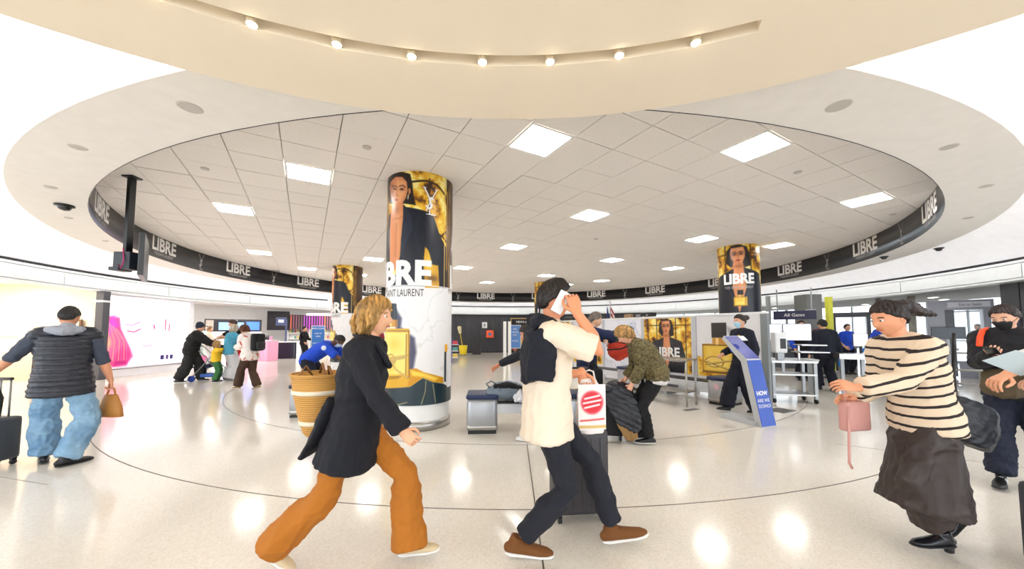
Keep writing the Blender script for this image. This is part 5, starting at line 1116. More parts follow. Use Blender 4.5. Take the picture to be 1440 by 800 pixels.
    for i, (k, e) in enumerate((('L', -1), ('R', 1))):
        dd = hdir[i] or tuple((wr[k] - el[k]).normalized()); nn = hn[i] or ((e, 0, .2) if abs(Vector(dd).z) > .6 else (0, 0, 1)); hm = hand_mb(wr[k], dd, nn, e, curl[i], s * (.92 if female else 1.0)); 
        J['h' + k] = (Vector(dd).normalized())
        (glove if gloves else full).add(hm.v, hm.f)
    body = full.build('body', sk, t, True)
    if gloves: glove.build('gloves', gloves, t, True)
    # face details
    if not lo:
        for e in (-1, 1):
            ey = MB().loft([HT @ (V3(e * .031, .078, .012) * hs), HT @ (V3(e * .031, .0795, .012) * hs)], [(.012 * hs, .010 * hs)] * 2, hint=tuple(HM.to_3x3() @ V3(1, 0, 0)), seg=10).build('eye', mat('eye_white', (230, 226, 220), .2), t, True)
            MB().loft([HT @ (V3(e * .031, .086, .012) * hs), HT @ (V3(e * .031, .0905, .012) * hs)], [(.0056 * hs, .0056 * hs)] * 2, seg=8, cap=.3).build('iris', mat('iris_dark', (40, 26, 18), .2), ey, True)
            MB().loft([HT @ (V3(e * x, y, z) * hs) for x, y, z in ((.014, .092, .030), (.030, .089, .036), (.047, .077, .031))], [(.003 * hs, .004 * hs)] * 3, seg=6).build('eyebrow', mat('brow_%d' % hair_rgb[0], tuple(int(c * .8) for c in hair_rgb), .7), t, True)
        if mask is None: MB().loft([HT @ (V3(x, y, z) * hs) for x, y, z in ((-.022, .089, -.054), (-.008, .098, -.051), (.008, .098, -.051), (.022, .089, -.054))], [(.003 * hs, .005 * hs), (.005 * hs, .007 * hs), (.005 * hs, .007 * hs), (.003 * hs, .005 * hs)], seg=8).build('lips', mat('lips_%d' % skin[0], (int(skin[0] * .84), int(skin[1] * .72), int(skin[2] * .72)), .5), t, True)
    if mask is not None:
        n = head_pts(48, 36); p = head_shape(n); az = np.abs(np.arctan2(n[..., 0], n[..., 1])); m_ = smoothstep(-.04, .04, 1.05 - az) * smoothstep(-.05, .0, -.02 - n[..., 2] - .18 * (az / 1.05) ** 2) * smoothstep(-.06, .02, n[..., 2] + .98)
        q = p + n * (m_ * .010 - (1 - m_) * .014)[..., None]; q[..., 1] += m_ * .008 * np.exp(-(n[..., 0] / .3) ** 2)
        o = MB().add([HT @ (Vector(v) * hs) for v in q.reshape(-1, 3)], grid_faces(36, 48)).build('face_mask', mask, t, True)
        for e in (-1, 1): MB().tube([HT @ (V3(e * x, y, z) * hs) for x, y, z in ((.062, .060, -.03), (.078, .02, -.01), (.080, -.016, .0))], .002, 5).build('strap', mask, o)
    if hair:
        hm = ramp_mat('hair_%d_%d' % (hair_rgb[0], hair_rgb[1]), 'noise', [(.3, tuple(int(c * .6) for c in hair_rgb)), (.55, hair_rgb), (.75, tuple(min(255, int(c * 1.25 + 6)) for c in hair_rgb))], 30, .5, vec=(1, 1, .25), interp='LINEAR', bump=.5)
        o = hair_mesh(hair, hs, HT).build('hair', hm, t, True); J['hairm'] = hm; J['hair'] = o
    # clothes
    for g in (bottom or []):
        mb = MB(); kd = g.get('kind', 'trousers')
        if kd == 'trousers':
            mb.loft([pe + V3(0, 0, -.09 * s), pe, waist - d1 * .02], [(.168 * fem * b * s + .012, .116 * b * s + .012), (.170 * fem * b * s + .012, .118 * b * s + .012), (.15 * b * s + .012, .112 * b * s + .012)], hint=tuple(rt), seg=18, cap=.3)
            for k in 'LR': leg(mb, k, g.get('ease', .014), g.get('frac', 1.96), g.get('hem', .01), g.get('knee', 0))
        else:
            L = g['len']; f = g.get('flare', .1); sx, sy = g.get('swing', (0, 0))
            mb.loft([pe + V3(sx, sy, -L), pe + V3(sx * .5, sy * .5, -L * .5), pe, waist], [(.17 * s + f, .13 * s + f * 1.2), (.17 * s + f * .5, .125 * s + f * .6), (.155 * s, .115 * s), (.125 * s, .095 * s)], hint=(1, 0, 0), seg=24, cap=.1)
            for k in 'LR': leg(mb, k, .014, 1.75, .05)
        link_mesh(g.get('name', kd), remesh(mb, voxel, 4, g.get('wr', .006), g.get('wf', 8), seed=sum(map(ord, key)) % 97), g['mat'], t, True)
    for g in (top or []):
        mb = MB(); ez = g.get('ease', .02)
        torso(mb, ez, g.get('low', .10), g.get('flare', .0), swing=g.get('swing', (0, 0)))
        fr = g.get('sleeve', 1.95)
        if fr > 0:
            for k in 'LR':
                if k in g.get('arms', 'LR'): arm(mb, k, g.get('aease', ez * .8), fr, g.get('cuff', .0), cap=.3)
        if g.get('collar'): mb.loft([nb - d2 * .03, nb + d2 * .035], [(.075 * s + ez * .3, .075 * s + ez * .3), (.066 * s + ez * .3, .066 * s + ez * .3)], hint=tuple(rt), cap=.2)
        o = link_mesh(g.get('name', 'shirt'), remesh(mb, voxel, 4, g.get('wr', .006), g.get('wf', 9), quilt=g.get('quilt'), seed=len(key) * 7 + int(ez * 1000)), g['mat'], t, True)
        J[g.get('name', 'shirt')] = o
    if shoes:
        for k, e in (('L', -1), ('R', 1)):
            f = feet.get(k, (0, 0, 0, 0, 0)); yw = f[3] if len(f) > 3 else 0; pt = f[4] if len(f) > 4 else 0
            a_ = ank[k]; shoe(t, a_, yw, pt, s * (.92 if female else 1), shoes['mat'], shoes.get('sole', mat('sole_white', (232, 230, 226), .5)), shoes.get('h', 1), shoes.get('heel', 0), shoes.get('laces'), shoes.get('stripes', False), shoes.get('open', False))
    M = Matrix.Translation(t.location) @ Matrix.Rotation(-math.radians(face), 4, 'Z'); J['M'] = M; J['t'] = t; J['s'] = s
    J['W'] = lambda v: M @ Vector(v)
    PEOPLE[key] = J; return J
def dress(J, name, mb, m, voxel=.01, smooth=3, wr=0.0, wf=9, parent=None, quilt=None):
    return link_mesh(name, remesh(mb, voxel, smooth, wr, wf, quilt), m, parent or J['t'], True)
fab = lambda n, rgb=(90, 90, 90), r=.85, var=.10: mat(n, rgb, r, var=var, vs=8, bump=.25, bs=350, sheen=.0)
navyf = fab('navy_wool', (15, 17, 28)); blackf = fab('black_fabric', (15, 15, 18)); ochre = fab('ochre_cotton', (178, 106, 20), .8, .06); creamf = fab('cream_cotton', (240, 222, 200), .8, .03); denim = ramp_mat('light_denim', 'noise', [(.3, (96, 134, 168)), (.7, (146, 180, 204))], 5, .85, interp='LINEAR', detail=6, bump=.1)
officer = fab('officer_navy', (14, 18, 34)); blueshirt = fab('officer_blue', (26, 72, 196)); shoe_blk = mat('shoe_black', (20, 20, 22), .4); sole_blk = mat('sole_black', (26, 26, 28), .5); brown_suede = mat('brown_suede', (112, 66, 20), .8, var=.12, vs=14, bump=.2, bs=300); sole_w = mat('sole_white', (232, 230, 226), .5)
# 1 man in quilted vest, seen from behind, left
pv = person('vest', 'man seen from behind in a navy quilted vest, grey hood and light jeans', (-4.74, 3.84), -42, 1.68, b=1.13, lean=2, head=(6, 16, 0), skin=(214, 150, 116), hair='crop', hair_rgb=(26, 22, 22), voxel=.009,
    hands={'L': (-.50, .24, .95), 'R': (.36, .06, .76)}, elbow={'L': (-.4, -.8, -.6)}, curl=(.8, .85), hdir=((-.9, .1, -.25), (.15, .1, -1)),
    feet={'L': (-.12, .18, .09, -10, 0), 'R': (.08, -.10, .085, 60, 0)},
    top=[dict(mat=fab('grey_marl', (62, 68, 84)), ease=.020, low=.08, sleeve=1.15, cuff=.012), dict(name='quilted_vest', mat=mat('vest_nylon', (26, 29, 42), .4, var=.08), ease=.042, low=.17, flare=.01, sleeve=0, wr=.003, quilt=((0, 0, 1), 58, .012))],
    bottom=[dict(mat=denim, ease=.026, hem=.045, knee=.02, wr=.010, frac=1.97)], shoes=dict(mat=shoe_blk, sole=sole_blk))
hm = MB(); nb = pv['nb']; hm.loft([nb + V3(-.12, .02, .0), nb + V3(-.09, -.09, .015), nb + V3(0, -.14, -.01), nb + V3(.09, -.09, .015), nb + V3(.12, .02, .0)], [(.035, .045), (.045, .055), (.05, .075), (.045, .055), (.035, .045)], hint=(0, 0, 1)); hm.loft([nb + V3(0, -.06, -.03), nb + V3(0, -.01, .03)], [(.11, .07), (.075, .07)])
dress(pv, 'hood', hm, fab('hood_grey', (150, 154, 164)), .009, 3, .006)
# 2-5 family group around the stroller
p2 = person('blackjacket', 'man in a black hooded jacket and dark cap pushing the blue stroller', (-8.95, 10.1), 62, 1.66, b=1.18, lean=10, curve=8, head=(0, 8, 0), hair='crop', voxel=.02, hands={'L': (-.25, .52, .98), 'R': (.05, .55, .98)}, feet={'L': (-.1, .22, .085, 0, 0), 'R': (.1, -.22, .085, 0, 0)},
    top=[dict(name='jacket', mat=blackf, ease=.05, low=.12, collar=True, wr=.012)], bottom=[dict(mat=fab('black_cargo', (30, 30, 32)), ease=.04, hem=.05, knee=.03, wr=.012)], shoes=dict(mat=shoe_blk, sole=sole_w))
MB().loft([p2['hc'] + V3(0, -.01, .03), p2['hc'] + V3(0, -.01, .09)], [(.088, .1), (.08, .09)]).loft([p2['hc'] + V3(0, .08, .05), p2['hc'] + V3(0, .17, .035)], [(.07, .01), (.055, .008)]).build('cap', fab('cap_navy', (34, 40, 56)), p2['t'], True)
p3 = person('child', 'small child in a yellow top and green trousers standing at the stroller', (-8.28, 10.15), 60, 1.10, b=1.15, lean=0, head=(0, -6, 0), headscale=1.35, hair='bob', hair_rgb=(190, 150, 90), voxel=.018, hands={'L': (-.16, .22, .86), 'R': (.14, .16, .92)}, feet={'L': (-.12, .02, .055, -10, 0), 'R': (.14, 0, .055, 10, 0)}, top=[dict(mat=fab('yellow_cotton', (236, 190, 40)), low=.05, ease=.03, sleeve=1.9)], bottom=[dict(mat=fab('green_cotton', (56, 110, 60)), ease=.025, hem=.02)], shoes=dict(mat=shoe_blk))
p4 = person('teal', 'person in a teal jacket and pale grey trousers hugging the man in black', (-7.98, 10.25), 30, 1.60, b=1.08, lean=4, head=(-20, 10, 14), hair='bob', hair_rgb=(206, 190, 170), voxel=.02, hands={'L': (-.15, .36, 1.25), 'R': (.16, .36, 1.2)}, feet={'L': (-.10, 0, .085, 0, 0), 'R': (.10, .02, .085, 0, 0)}, top=[dict(name='jacket', mat=fab('teal_denim', (70, 150, 178)), ease=.045, low=.10)], bottom=[dict(mat=fab('pale_grey_cotton', (196, 194, 196)), ease=.045, hem=.07, knee=.03)], shoes=dict(mat=mat('shoe_grey', (110, 104, 110), .6)))
p5 = person('redpants', 'bearded man in a black T-shirt and red trousers embracing the person in teal', (-8.20, 10.78), 215, 1.78, b=1.05, lean=6, head=(20, 24, 0), hair='short', hair_rgb=(60, 36, 26), voxel=.02, hands={'L': (.10, .42, 1.2), 'R': (-.05, .44, 1.25)}, elbow={'L': (-1, 0, -.3), 'R': (1, 0, -.3)}, top=[dict(mat=blackf, low=.12, ease=.03, sleeve=.9)], bottom=[dict(mat=fab('red_cotton', (206, 24, 36)), ease=.03, hem=.02)], shoes=dict(mat=sole_w))
# 6 floral blouse
p6 = person('floral', 'older woman in a floral blouse and brown trousers looking at her hands', (-6.32, 8.75), 282, 1.60, b=1.06, lean=8, curve=10, head=(0, 34, 0), hair='wavy', hair_rgb=(104, 60, 36), female=True, voxel=.016, hands={'L': (-.04, .36, 1.02), 'R': (.06, .36, 1.04)}, feet={'L': (-.06, .26, .08, 0, 0), 'R': (.08, -.16, .09, 0, 10)},
    top=[dict(name='blouse', mat=ramp_mat('floral_print', 'noise', [(.0, (236, 226, 220)), (.52, (232, 220, 214)), (.58, (190, 96, 80)), (.68, (96, 60, 50)), (.72, (236, 226, 220))], 9, .8), ease=.045, low=.14, cuff=.015)], bottom=[dict(mat=fab('brown_wool', (66, 44, 30)), ease=.03, hem=.035)], shoes=dict(mat=mat('tan_shoe', (150, 120, 84), .6)))
o = thing('backpack', 'small black backpack on the back of the woman in the floral blouse', 'backpack', p6['W']((0, -.21, 1.14)), -math.radians(282)); MB().box((0, 0, 0), (.30, .16, .42), bev=.06).build('body', blackf, o, True); MB().box((0, -.09, -.08), (.22, .05, .18), bev=.02).build('pocket', BLACK, o, True)
MB().tube([p6['chest'] + V3(-.10, .16, .16), p6['chest'] + V3(.0, .19, .0), p6['pe'] + V3(.16, .14, .05)], .012).build('strap', blackf, p6['t'], True)
# 7 bending officer left
p7 = person('bend', 'officer in a bright blue shirt bending over the bench left of the big column', (-3.72, 6.95), 88, 1.72, b=1.06, lean=48, curve=14, head=(0, 52, 0), pel=(0, -.18, -.06), skin=(96, 62, 44), hair='crop', hair_rgb=(20, 18, 18), voxel=.014, mask=mat('mask_paleblue', (200, 220, 236), .8), hands={'L': (-.12, .62, .78), 'R': (.10, .62, .76)}, elbow={'L': (-1, 0, 0), 'R': (1, 0, 0)}, feet={'L': (-.12, -.1, .085, 0, 0), 'R': (.12, -.12, .085, 0, 0)},
    top=[dict(mat=blueshirt, low=.06, ease=.03, sleeve=.95, collar=True, cuff=.01)], bottom=[dict(mat=officer, ease=.03, hem=.03)], shoes=dict(mat=shoe_blk, sole=sole_blk))
MB().loft([p7['sh']['R'] + V3(.065, .03, -.03), p7['sh']['R'] + V3(.075, .03, -.03)], [(.045, .045)] * 2, cap=.1, hint=(0, 1, 0)).build('shoulder_badge', mat('badge_pale', (214, 220, 226), .6), p7['t'], True)
o = thing('white_tote', 'white plastic bag standing on the bench under the hands of the bending officer', 'bag', (-3.06, 6.62, .42), .3); o.location = (-3.05, 6.3, .415); MB().loft([(0, 0, .0), (0, 0, .15), (0, 0, .32)], [(.15, .10), (.17, .11), (.13, .05)], cap=.1).build('body', mat('bag_white', (232, 230, 236), .5), o, True); MB().tube([(-.06, 0, .32), (-.04, 0, .40), (.04, 0, .40), (.06, 0, .32)], .007).build('handle', WHITE, o, True)
# 8 blond woman striding, foreground
p8 = person('blond', 'blond woman in a navy blazer and wide ochre trousers striding to the right', (-.97, 2.24), 90, 1.66, b=1.0, lean=5, curve=4, head=(0, 4, 0), pel=(0, .02, -.055), skin=(234, 176, 140), hair='bob', hair_rgb=(196, 150, 84), female=True, voxel=.008, hands={'R': (.16, .36, .80), 'L': (-.22, -.24, .98)}, elbow={'R': (.5, -1, -.3), 'L': (-1, -.6, 0)}, curl=(.8, .5), hdir=((0, -.3, -1), (.0, .75, -.65)), hn=((-1, 0, 0), (1, 0, .3)),
    feet={'L': (-.05, .34, .095, 0, -8), 'R': (.06, -.42, .14, 0, 30)},
    top=[dict(name='inner_top', mat=fab('pale_top', (226, 220, 214)), ease=.012, low=.10, sleeve=0, wr=.004), dict(name='blazer', mat=navyf, ease=.036, low=.235, flare=.035, swing=(0, -.05), wr=.007, wf=5, cuff=.018, aease=.022)],
    bottom=[dict(mat=ochre, ease=.012, hem=.058, knee=.018, frac=2.04, wr=.010, wf=5)], shoes=dict(mat=mat('beige_shoe', (206, 186, 150), .6), sole=sole_w, h=.9))
mb = MB(); mb.loft([p8['pe'] + V3(.0, -.12, .14), p8['pe'] + V3(.0, -.20, -.06), p8['pe'] + V3(.0, -.27, -.18)], [(.13, .05), (.15, .045), (.14, .02)], hint=(1, 0, 0), cap=.3); dress(p8, 'blazer_tail', mb, navyf, .008, 3, .006, 6)
mb = MB(); nb = p8['nb']; mb.loft([nb + V3(-.06, .07, -.01), nb + V3(-.075, -.02, .035), nb + V3(0, -.075, .05), nb + V3(.075, -.02, .035), nb + V3(.06, .07, -.01), nb + V3(.03, .14, -.14)], [(.02, .03)] * 6, hint=(0, 0, 1)); dress(p8, 'collar', mb, navyf, .006, 2)
M = p8['HT']; mb = MB()
for e in (-1, 1): mb.loft([M @ V3(e * .05, -.05, .06), M @ V3(e * .085, -.045, -.03), M @ V3(e * .076, -.045, -.075), M @ V3(e * .06, -.05, -.10)], [(.03, .05), (.024, .05), (.020, .045), (.010, .03)], hint=(0, 1, 0))
mb.loft([M @ V3(0, -.09, .04), M @ V3(0, -.115, -.04), M @ V3(0, -.10, -.09), M @ V3(0, -.08, -.115)], [(.07, .03), (.075, .032), (.07, .03), (.05, .015)]); dress(p8, 'hair_lengths', mb, p8['hairm'], .007, 3, .006, 22)
# straw basket
o = thing('straw_basket', 'straw bucket basket with two white stripes carried behind the blond woman', 'basket', (-1.29, 2.46, .70), 0)
straw = ramp_mat('straw', 'Z', [(.0, (170, 116, 50)), (.5, (226, 176, 98)), (1, (206, 150, 74))], 22, .8, interp='LINEAR', dist=2, bump=.4); ws = mat('straw_white', (240, 226, 200), .8)
MB().lathe([(.001, 0), (.085, 0), (.10, .02), (.135, .14), (.165, .28), (.180, .40), (.170, .40), (.155, .28), (.125, .14), (.09, .03), (.001, .03)], 28).build('body', straw, o, True)
for z, r in ((.09, .125), (.29, .171)): MB().lathe([(r - .012, z - .012), (r + .004 - .004, z - .014), (r + .004, z + .014), (r - .004, z + .014)], 28, closed=True).build('stripe', ws, o, True)
MB().lathe([(.181 + .008 * math.cos(t), .40 + .008 * math.sin(t)) for t in np.linspace(0, 6.28, 8, endpoint=False)], 28, closed=True).build('rim', straw, o, True)
hw = o.matrix_basis.inverted() @ p8['W'](p8['wr']['L'] + V3(0, 0, -.06))
for sy in (-.13, .13): MB().tube([(-.08, sy, .39), (-.05, sy * .8, .46)] + [tuple(hw)] + [(.10, sy * .8, .46), (.13, sy * .8, .39)], .009).build('handle', mat('leather_tan', (150, 100, 50), .6), o, True)
# 9 man on the phone, foreground
p9 = person('phone', 'tall man in a cream T-shirt walking with a phone held to his ear', (.22, 2.34), 90, 1.80, b=1.05, lean=1, curve=3, head=(-14, 2, 0), pel=(0, 0, -.07), skin=(226, 150, 108), hair='quiff', hair_rgb=(34, 26, 24), voxel=.008,
    hands={'R': (.17, .17, 1.50), 'L': (-.16, .26, 1.10)}, elbow={'R': (.15, .5, -1.2), 'L': (-.3, -.8, -.6)}, curl=(.9, .55), hdir=((0, .3, -1), (-.18, -.22, 1)), hn=((-1, .1, 0), (1, .1, .15)),
    feet={'R': (.04, -.17, .10, 0, 4), 'L': (-.08, .44, .115, 0, -10)},
    top=[dict(name='t_shirt', mat=creamf, ease=.036, low=.155, flare=.014, sleeve=.82, cuff=.016, wr=.008, wf=5)],
    bottom=[dict(mat=fab('dark_trousers', (22, 24, 36)), ease=.012, hem=.020, knee=.006, frac=1.90, wr=.007, wf=6)], shoes=dict(mat=brown_suede, sole=sole_w, laces=mat('lace_brown', (90, 50, 20), .8)))
mb = MB(); S = p9['shl']; 
mb.loft([S + V3(-.17, .05, .03), S + V3(-.10, -.06, .075), S + V3(0, -.09, .085), S + V3(.10, -.06, .075), S + V3(.17, .04, .035)], [(.05, .045), (.06, .05), (.06, .055), (.06, .05), (.05, .045)], hint=(0, 1, 0))
mb.loft([S + V3(0, -.12, .03), S + V3(0, -.155, -.12), S + V3(0, -.165, -.30)], [(.19, .035), (.205, .035), (.19, .026)], hint=(1, 0, 0), cap=.4)
mb.loft([S + V3(.20, -.03, .02), S + V3(.235, -.06, -.12), S + V3(.225, -.08, -.27)], [(.075, .04), (.09, .035), (.085, .028)], hint=(0, 1, 0), cap=.4)
mb.loft([S + V3(.16, -.12, .0), S + V3(.18, -.13, -.28)], [(.06, .05), (.06, .04)], cap=.4)
dress(p9, 'draped_sweatshirt', mb, fab('navy_fleece', (14, 18, 32)), .008, 5, .008, 6)
mb = MB(); nb = p9['nb']; mb.loft([nb + V3(.07, .06, .0), nb + V3(.085, -.02, .03), nb + V3(0, -.10, .05), nb + V3(-.085, -.02, .03), nb + V3(-.07, .06, .0)], [(.028, .04), (.032, .045), (.035, .05), (.032, .045), (.028, .04)], hint=(0, 0, 1)); dress(p9, 'sweatshirt_hood', mb, fab('navy_fleece'), .008, 3, .005)
hp = p9['W'](p9['wr']['R'] + V3(-.035, .01, .03)); o = thing('smartphone', 'white smartphone held to the ear of the man in the cream T-shirt', 'phone', p9['W'](p9['HT'] @ V3(.098, .012, -.022)), 0); o.rotation_euler = (math.radians(4), math.radians(28), 0); MB().box((0, 0, 0), (.072, .009, .145), bev=.004).build('body', mat('phone_white', (240, 240, 242), .25), o, True); MB().box((0, .0046, 0), (.064, .001, .134)).build('screen', mat('phone_glass', (30, 32, 38), .1), o)
# shopping bag and suitcase of the phone man
wl_ = p9['W'](p9['wr']['L']); o = thing('shopping_bag', 'white plastic shopping bag with a red round print carried by the man on the phone', 'shopping bag', (.53, 2.50, .70), .12)
mb = MB(); mb.loft([(0, 0, .0), (0, 0, .12), (0, 0, .28), (-.01, 0, .37)], [(.105, .05), (.10, .055), (.085, .045), (.055, .02)], cap=.15); link_mesh('body', remesh(mb, .006, 3, .005, 14), mat('bag_plastic', (236, 228, 224), .35, var=.04), o, True)
B_ = Art(-.095, .095, .0, .30, .004, (238, 230, 226)); B_.blob(0, .18, .078, .078, (214, 20, 40), 1.0, 6.0)
for yy, ww in ((.215, .10), (.185, .12), (.155, .10)): B_.stroke([(-ww / 2, yy - .01), (ww / 2, yy + .01)], .012, (246, 226, 226))
B_.stroke([(-.08, .06), (.08, .07)], .012, (220, 80, 80)); B_.stroke([(-.09, .02), (.09, .02)], .02, (214, 180, 110)); B_.build('print', lambda X, Z: (X, -.0575 - .0 * X + .5 * X ** 2, Z + .03), PRN, o)
MB().tube([(-.04, 0, .36), (-.03, 0, .41), (.0, 0, .42), (.03, 0, .41), (.04, 0, .36)], .006).build('handle', mat('bag_plastic'), o, True)
def suitcase(lab, loc, rz, wd, dp, h, m, handle=.45, tilt=0.0, group=None, ribs=True):
    t = thing('suitcase', lab, 'suitcase', loc, rz, group); t.rotation_euler = (tilt, 0, rz)
    MB().box((0, 0, .06 + h / 2), (wd, dp, h), bev=.035).build('shell', m, t, True)
    if ribs:
        for i in range(5): MB().box(((i - 2) * wd * .17, -dp / 2 - .001, .06 + h / 2), (.012, .008, h * .82), bev=.003).build('rib', m, t, True)
    for sx in (-1, 1):
        for sy in (-1, 1):
            MB().box((sx * (wd / 2 - .035), sy * (dp / 2 - .035), .06), (.03, .04, .03)).build('wheel_housing', BLACK, t); MB().cyl((sx * (wd / 2 - .035) - .012, sy * (dp / 2 - .035), .025), (sx * (wd / 2 - .035) + .012, sy * (dp / 2 - .035), .025), .025).build('wheel', BLACK, t, True)
    if handle:
        for sx in (-1, 1): MB().cyl((sx * wd * .22, dp * .3, .06 + h), (sx * wd * .22, dp * .3, .06 + h + handle), .008).build('handle_rod', GREYM, t, True)
        MB().box((0, dp * .3, .07 + h + handle), (wd * .56, .03, .03), bev=.01).build('handle_grip', BLACK, t, True)
    MB().box((0, 0, .07 + h), (.14, .03, .02), bev=.008).build('top_handle', BLACK, t, True)
    return t
suitcase('dark suitcase pulled beside the man on the phone, seen between his legs', (.50, 2.80, 0), .1, .40, .26, .60, mat('case_charcoal', (58, 54, 58), .5), .42)
# 10 person in dark sleeves behind him
p10 = person('reach', 'person in dark clothes and white sneakers reaching toward the open grey backpack', (.50, 4.70), 276, 1.68, lean=24, curve=8, head=(0, 30, 0), pel=(0, -.04, -.10), hair='short', hair_rgb=(50, 36, 30), skin=(206, 134, 98), voxel=.014, hands={'L': (-.10, .80, .90), 'R': (.16, .76, .92)}, elbow={'L': (-1, -.2, -.2), 'R': (1, -.2, -.2)}, curl=(.4, .4), feet={'L': (-.10, .26, .085, 20, 0), 'R': (.16, -.10, .085, 0, 0)}, top=[dict(mat=navyf, ease=.025, low=.1)], bottom=[dict(mat=blackf, ease=.018, hem=.012, frac=1.9)], shoes=dict(mat=mat('sneaker_white', (236, 234, 232), .6), laces=WHITE))
o = thing('backpack', 'grey and black backpack lying open on the bench right of the big column', 'backpack', (-.06, 5.16, .42), .2)
mb = MB(); mb.loft([(-.25, 0, .12), (-.15, 0, .14), (0, 0, .145), (.16, 0, .12), (.26, 0, .08)], [(.10, .07), (.16, .12), (.17, .135), (.15, .11), (.10, .07)], hint=(0, 1, 0)); link_mesh('body', remesh(mb, .009, 3, .008, 10), fab('pack_grey', (118, 130, 142)), o, True)
mb = MB(); mb.loft([(-.18, -.06, .20), (-.02, -.09, .225), (.18, -.04, .17)], [(.07, .04), (.10, .05), (.08, .04)], hint=(0, 1, 0)); link_mesh('opening', remesh(mb, .009, 3, .004), blackf, o, True)
MB().tube([(-.26, -.02, .18), (-.31, -.02, .24), (-.24, -.02, .28), (-.18, -.02, .24)], .012).build('strap', fab('pack_grey'), o, True); MB().tube([(-.16, -.145, .19), (-.02, -.16, .21), (.14, -.13, .17)], .005).build('zip', BLACK, o, True)
o = thing('white_cloth', 'crumpled white hoodie lying against the grey backpack', 'clothing', (.16, 4.98, .42), 0); mb = MB(); mb.loft([(-.10, 0, .06), (-.02, 0, .10), (.08, 0, .11), (.14, 0, .08)], [(.06, .05), (.09, .08), (.09, .09), (.05, .05)]); link_mesh('folds', remesh(mb, .008, 2, .014, 14), fab('white_fleece', (232, 232, 236), .9, .04), o, True)
# 11 navy sweater man with orange backpack
p11 = person('sweater', 'grey haired man in a navy sweater lifting a red and green backpack', (1.14, 5.55), 82, 1.72, b=1.04, lean=6, curve=6, head=(0, 20, 0), hair='short', hair_rgb=(120, 106, 96), voxel=.013, hands={'R': (.14, .34, 1.22), 'L': (-.14, .36, 1.26)}, elbow={'R': (.9, -.2, .4), 'L': (-.9, 0, .2)}, curl=(.7, .7), top=[dict(name='sweater', mat=fab('deep_navy_knit', (24, 38, 72)), ease=.035, low=.10)], bottom=[dict(mat=blackf, ease=.03, hem=.03)], shoes=dict(mat=shoe_blk, sole=sole_blk))
o = thing('backpack', 'red and dark green backpack held up by the man in the navy sweater', 'backpack', (1.62, 5.33, 1.02), -.4)
mb = MB(); mb.loft([(-.10, 0, .05), (-.02, 0, .14), (.05, 0, .26), (.02, 0, .36)], [(.14, .09), (.20, .13), (.19, .12), (.10, .07)], hint=(1, 0, -.3)); link_mesh('body', remesh(mb, .010, 3, .008, 9), fab('pack_red', (214, 62, 36), .6), o, True)
mb = MB(); mb.loft([(-.06, -.02, .26), (.06, -.02, .33), (.12, 0, .40)], [(.15, .10), (.14, .09), (.07, .05)], hint=(1, 0, -.3)); link_mesh('lid', remesh(mb, .010, 3, .006, 9), fab('pack_green', (44, 74, 62), .6), o, True)
for q in ([(-.2, -.125, .10), (0, -.145, .12), (.18, -.12, .20)], [(-.12, -.11, .22), (.05, -.14, .20), (.2, -.1, .28)]): MB().tube(q, .010).build('strap', BLACK, o, True)
# 12 camouflage jacket woman
camo = ramp_mat('camouflage', 'noise', [(.0, (70, 62, 38)), (.40, (110, 98, 62)), (.48, (86, 78, 46)), (.54, (134, 120, 82)), (.60, (64, 54, 36))], 26, .85, detail=2, dist=.6)
p12 = person('camo', 'blond woman in a camouflage jacket and black trousers bending over a draped coat', (1.70, 4.62), 276, 1.62, b=1.14, lean=20, curve=22, head=(0, 44, 0), pel=(0, -.12, -.02), hair='wavy', hair_rgb=(190, 146, 88), skin=(236, 176, 146), female=True, voxel=.011, hands={'L': (-.10, .20, .72), 'R': (.10, .24, .76)}, elbow={'L': (-.6, -1, 0), 'R': (.6, -1, 0)}, curl=(.5, .5), feet={'L': (-.10, .0, .085, 0, 0), 'R': (.10, .06, .085, 0, 0)},
    top=[dict(name='undershirt', mat=fab('white_cotton', (226, 222, 220)), ease=.028, low=.10, sleeve=0), dict(name='jacket', mat=camo, ease=.045, low=.055, sleeve=1.75, collar=True, wr=.009, wf=6)], bottom=[dict(mat=blackf, ease=.016, hem=.02, frac=1.95)], shoes=dict(mat=shoe_blk, sole=sole_w))
sc1 = suitcase('black suitcase under the draped quilted coat', (1.22, 4.80, 0), -.2, .44, .28, .52, fab('case_black_fabric', (30, 30, 34)), 0, ribs=False)
o = thing('draped_coat', 'black quilted coat with a tan lining draped over the black suitcase', 'coat', (1.30, 4.70, 0), 0)
mb = MB(); mb.loft([(-.16, .02, .64), (.02, -.02, .69), (.20, 0, .66)], [(.10, .05), (.17, .07), (.12, .06)], hint=(0, 1, 0)); mb.loft([(-.04, -.14, .66), (.06, -.19, .50), (.16, -.22, .30), (.22, -.22, .16)], [(.15, .035), (.19, .04), (.17, .035), (.08, .025)], hint=(1, 0, .3), cap=.4); mb.loft([(.18, -.08, .62), (.28, -.12, .45), (.32, -.1, .32)], [(.08, .05), (.09, .06), (.06, .05)], hint=(0, 1, 0))
link_mesh('shell', remesh(mb, .009, 3, .006, 7, quilt=((.45, 0, .9), 46, .010)), mat('coat_nylon', (24, 26, 34), .4), o, True)
mb = MB(); mb.loft([(-.06, -.17, .44), (.04, -.21, .30), (.14, -.23, .14), (.20, -.22, .07)], [(.02, .02), (.08, .022), (.10, .022), (.05, .02)], hint=(1, 0, .3), cap=.5); link_mesh('lining', remesh(mb, .008, 2, .010, 12), fab('tan_lining', (150, 116, 70)), o, True)
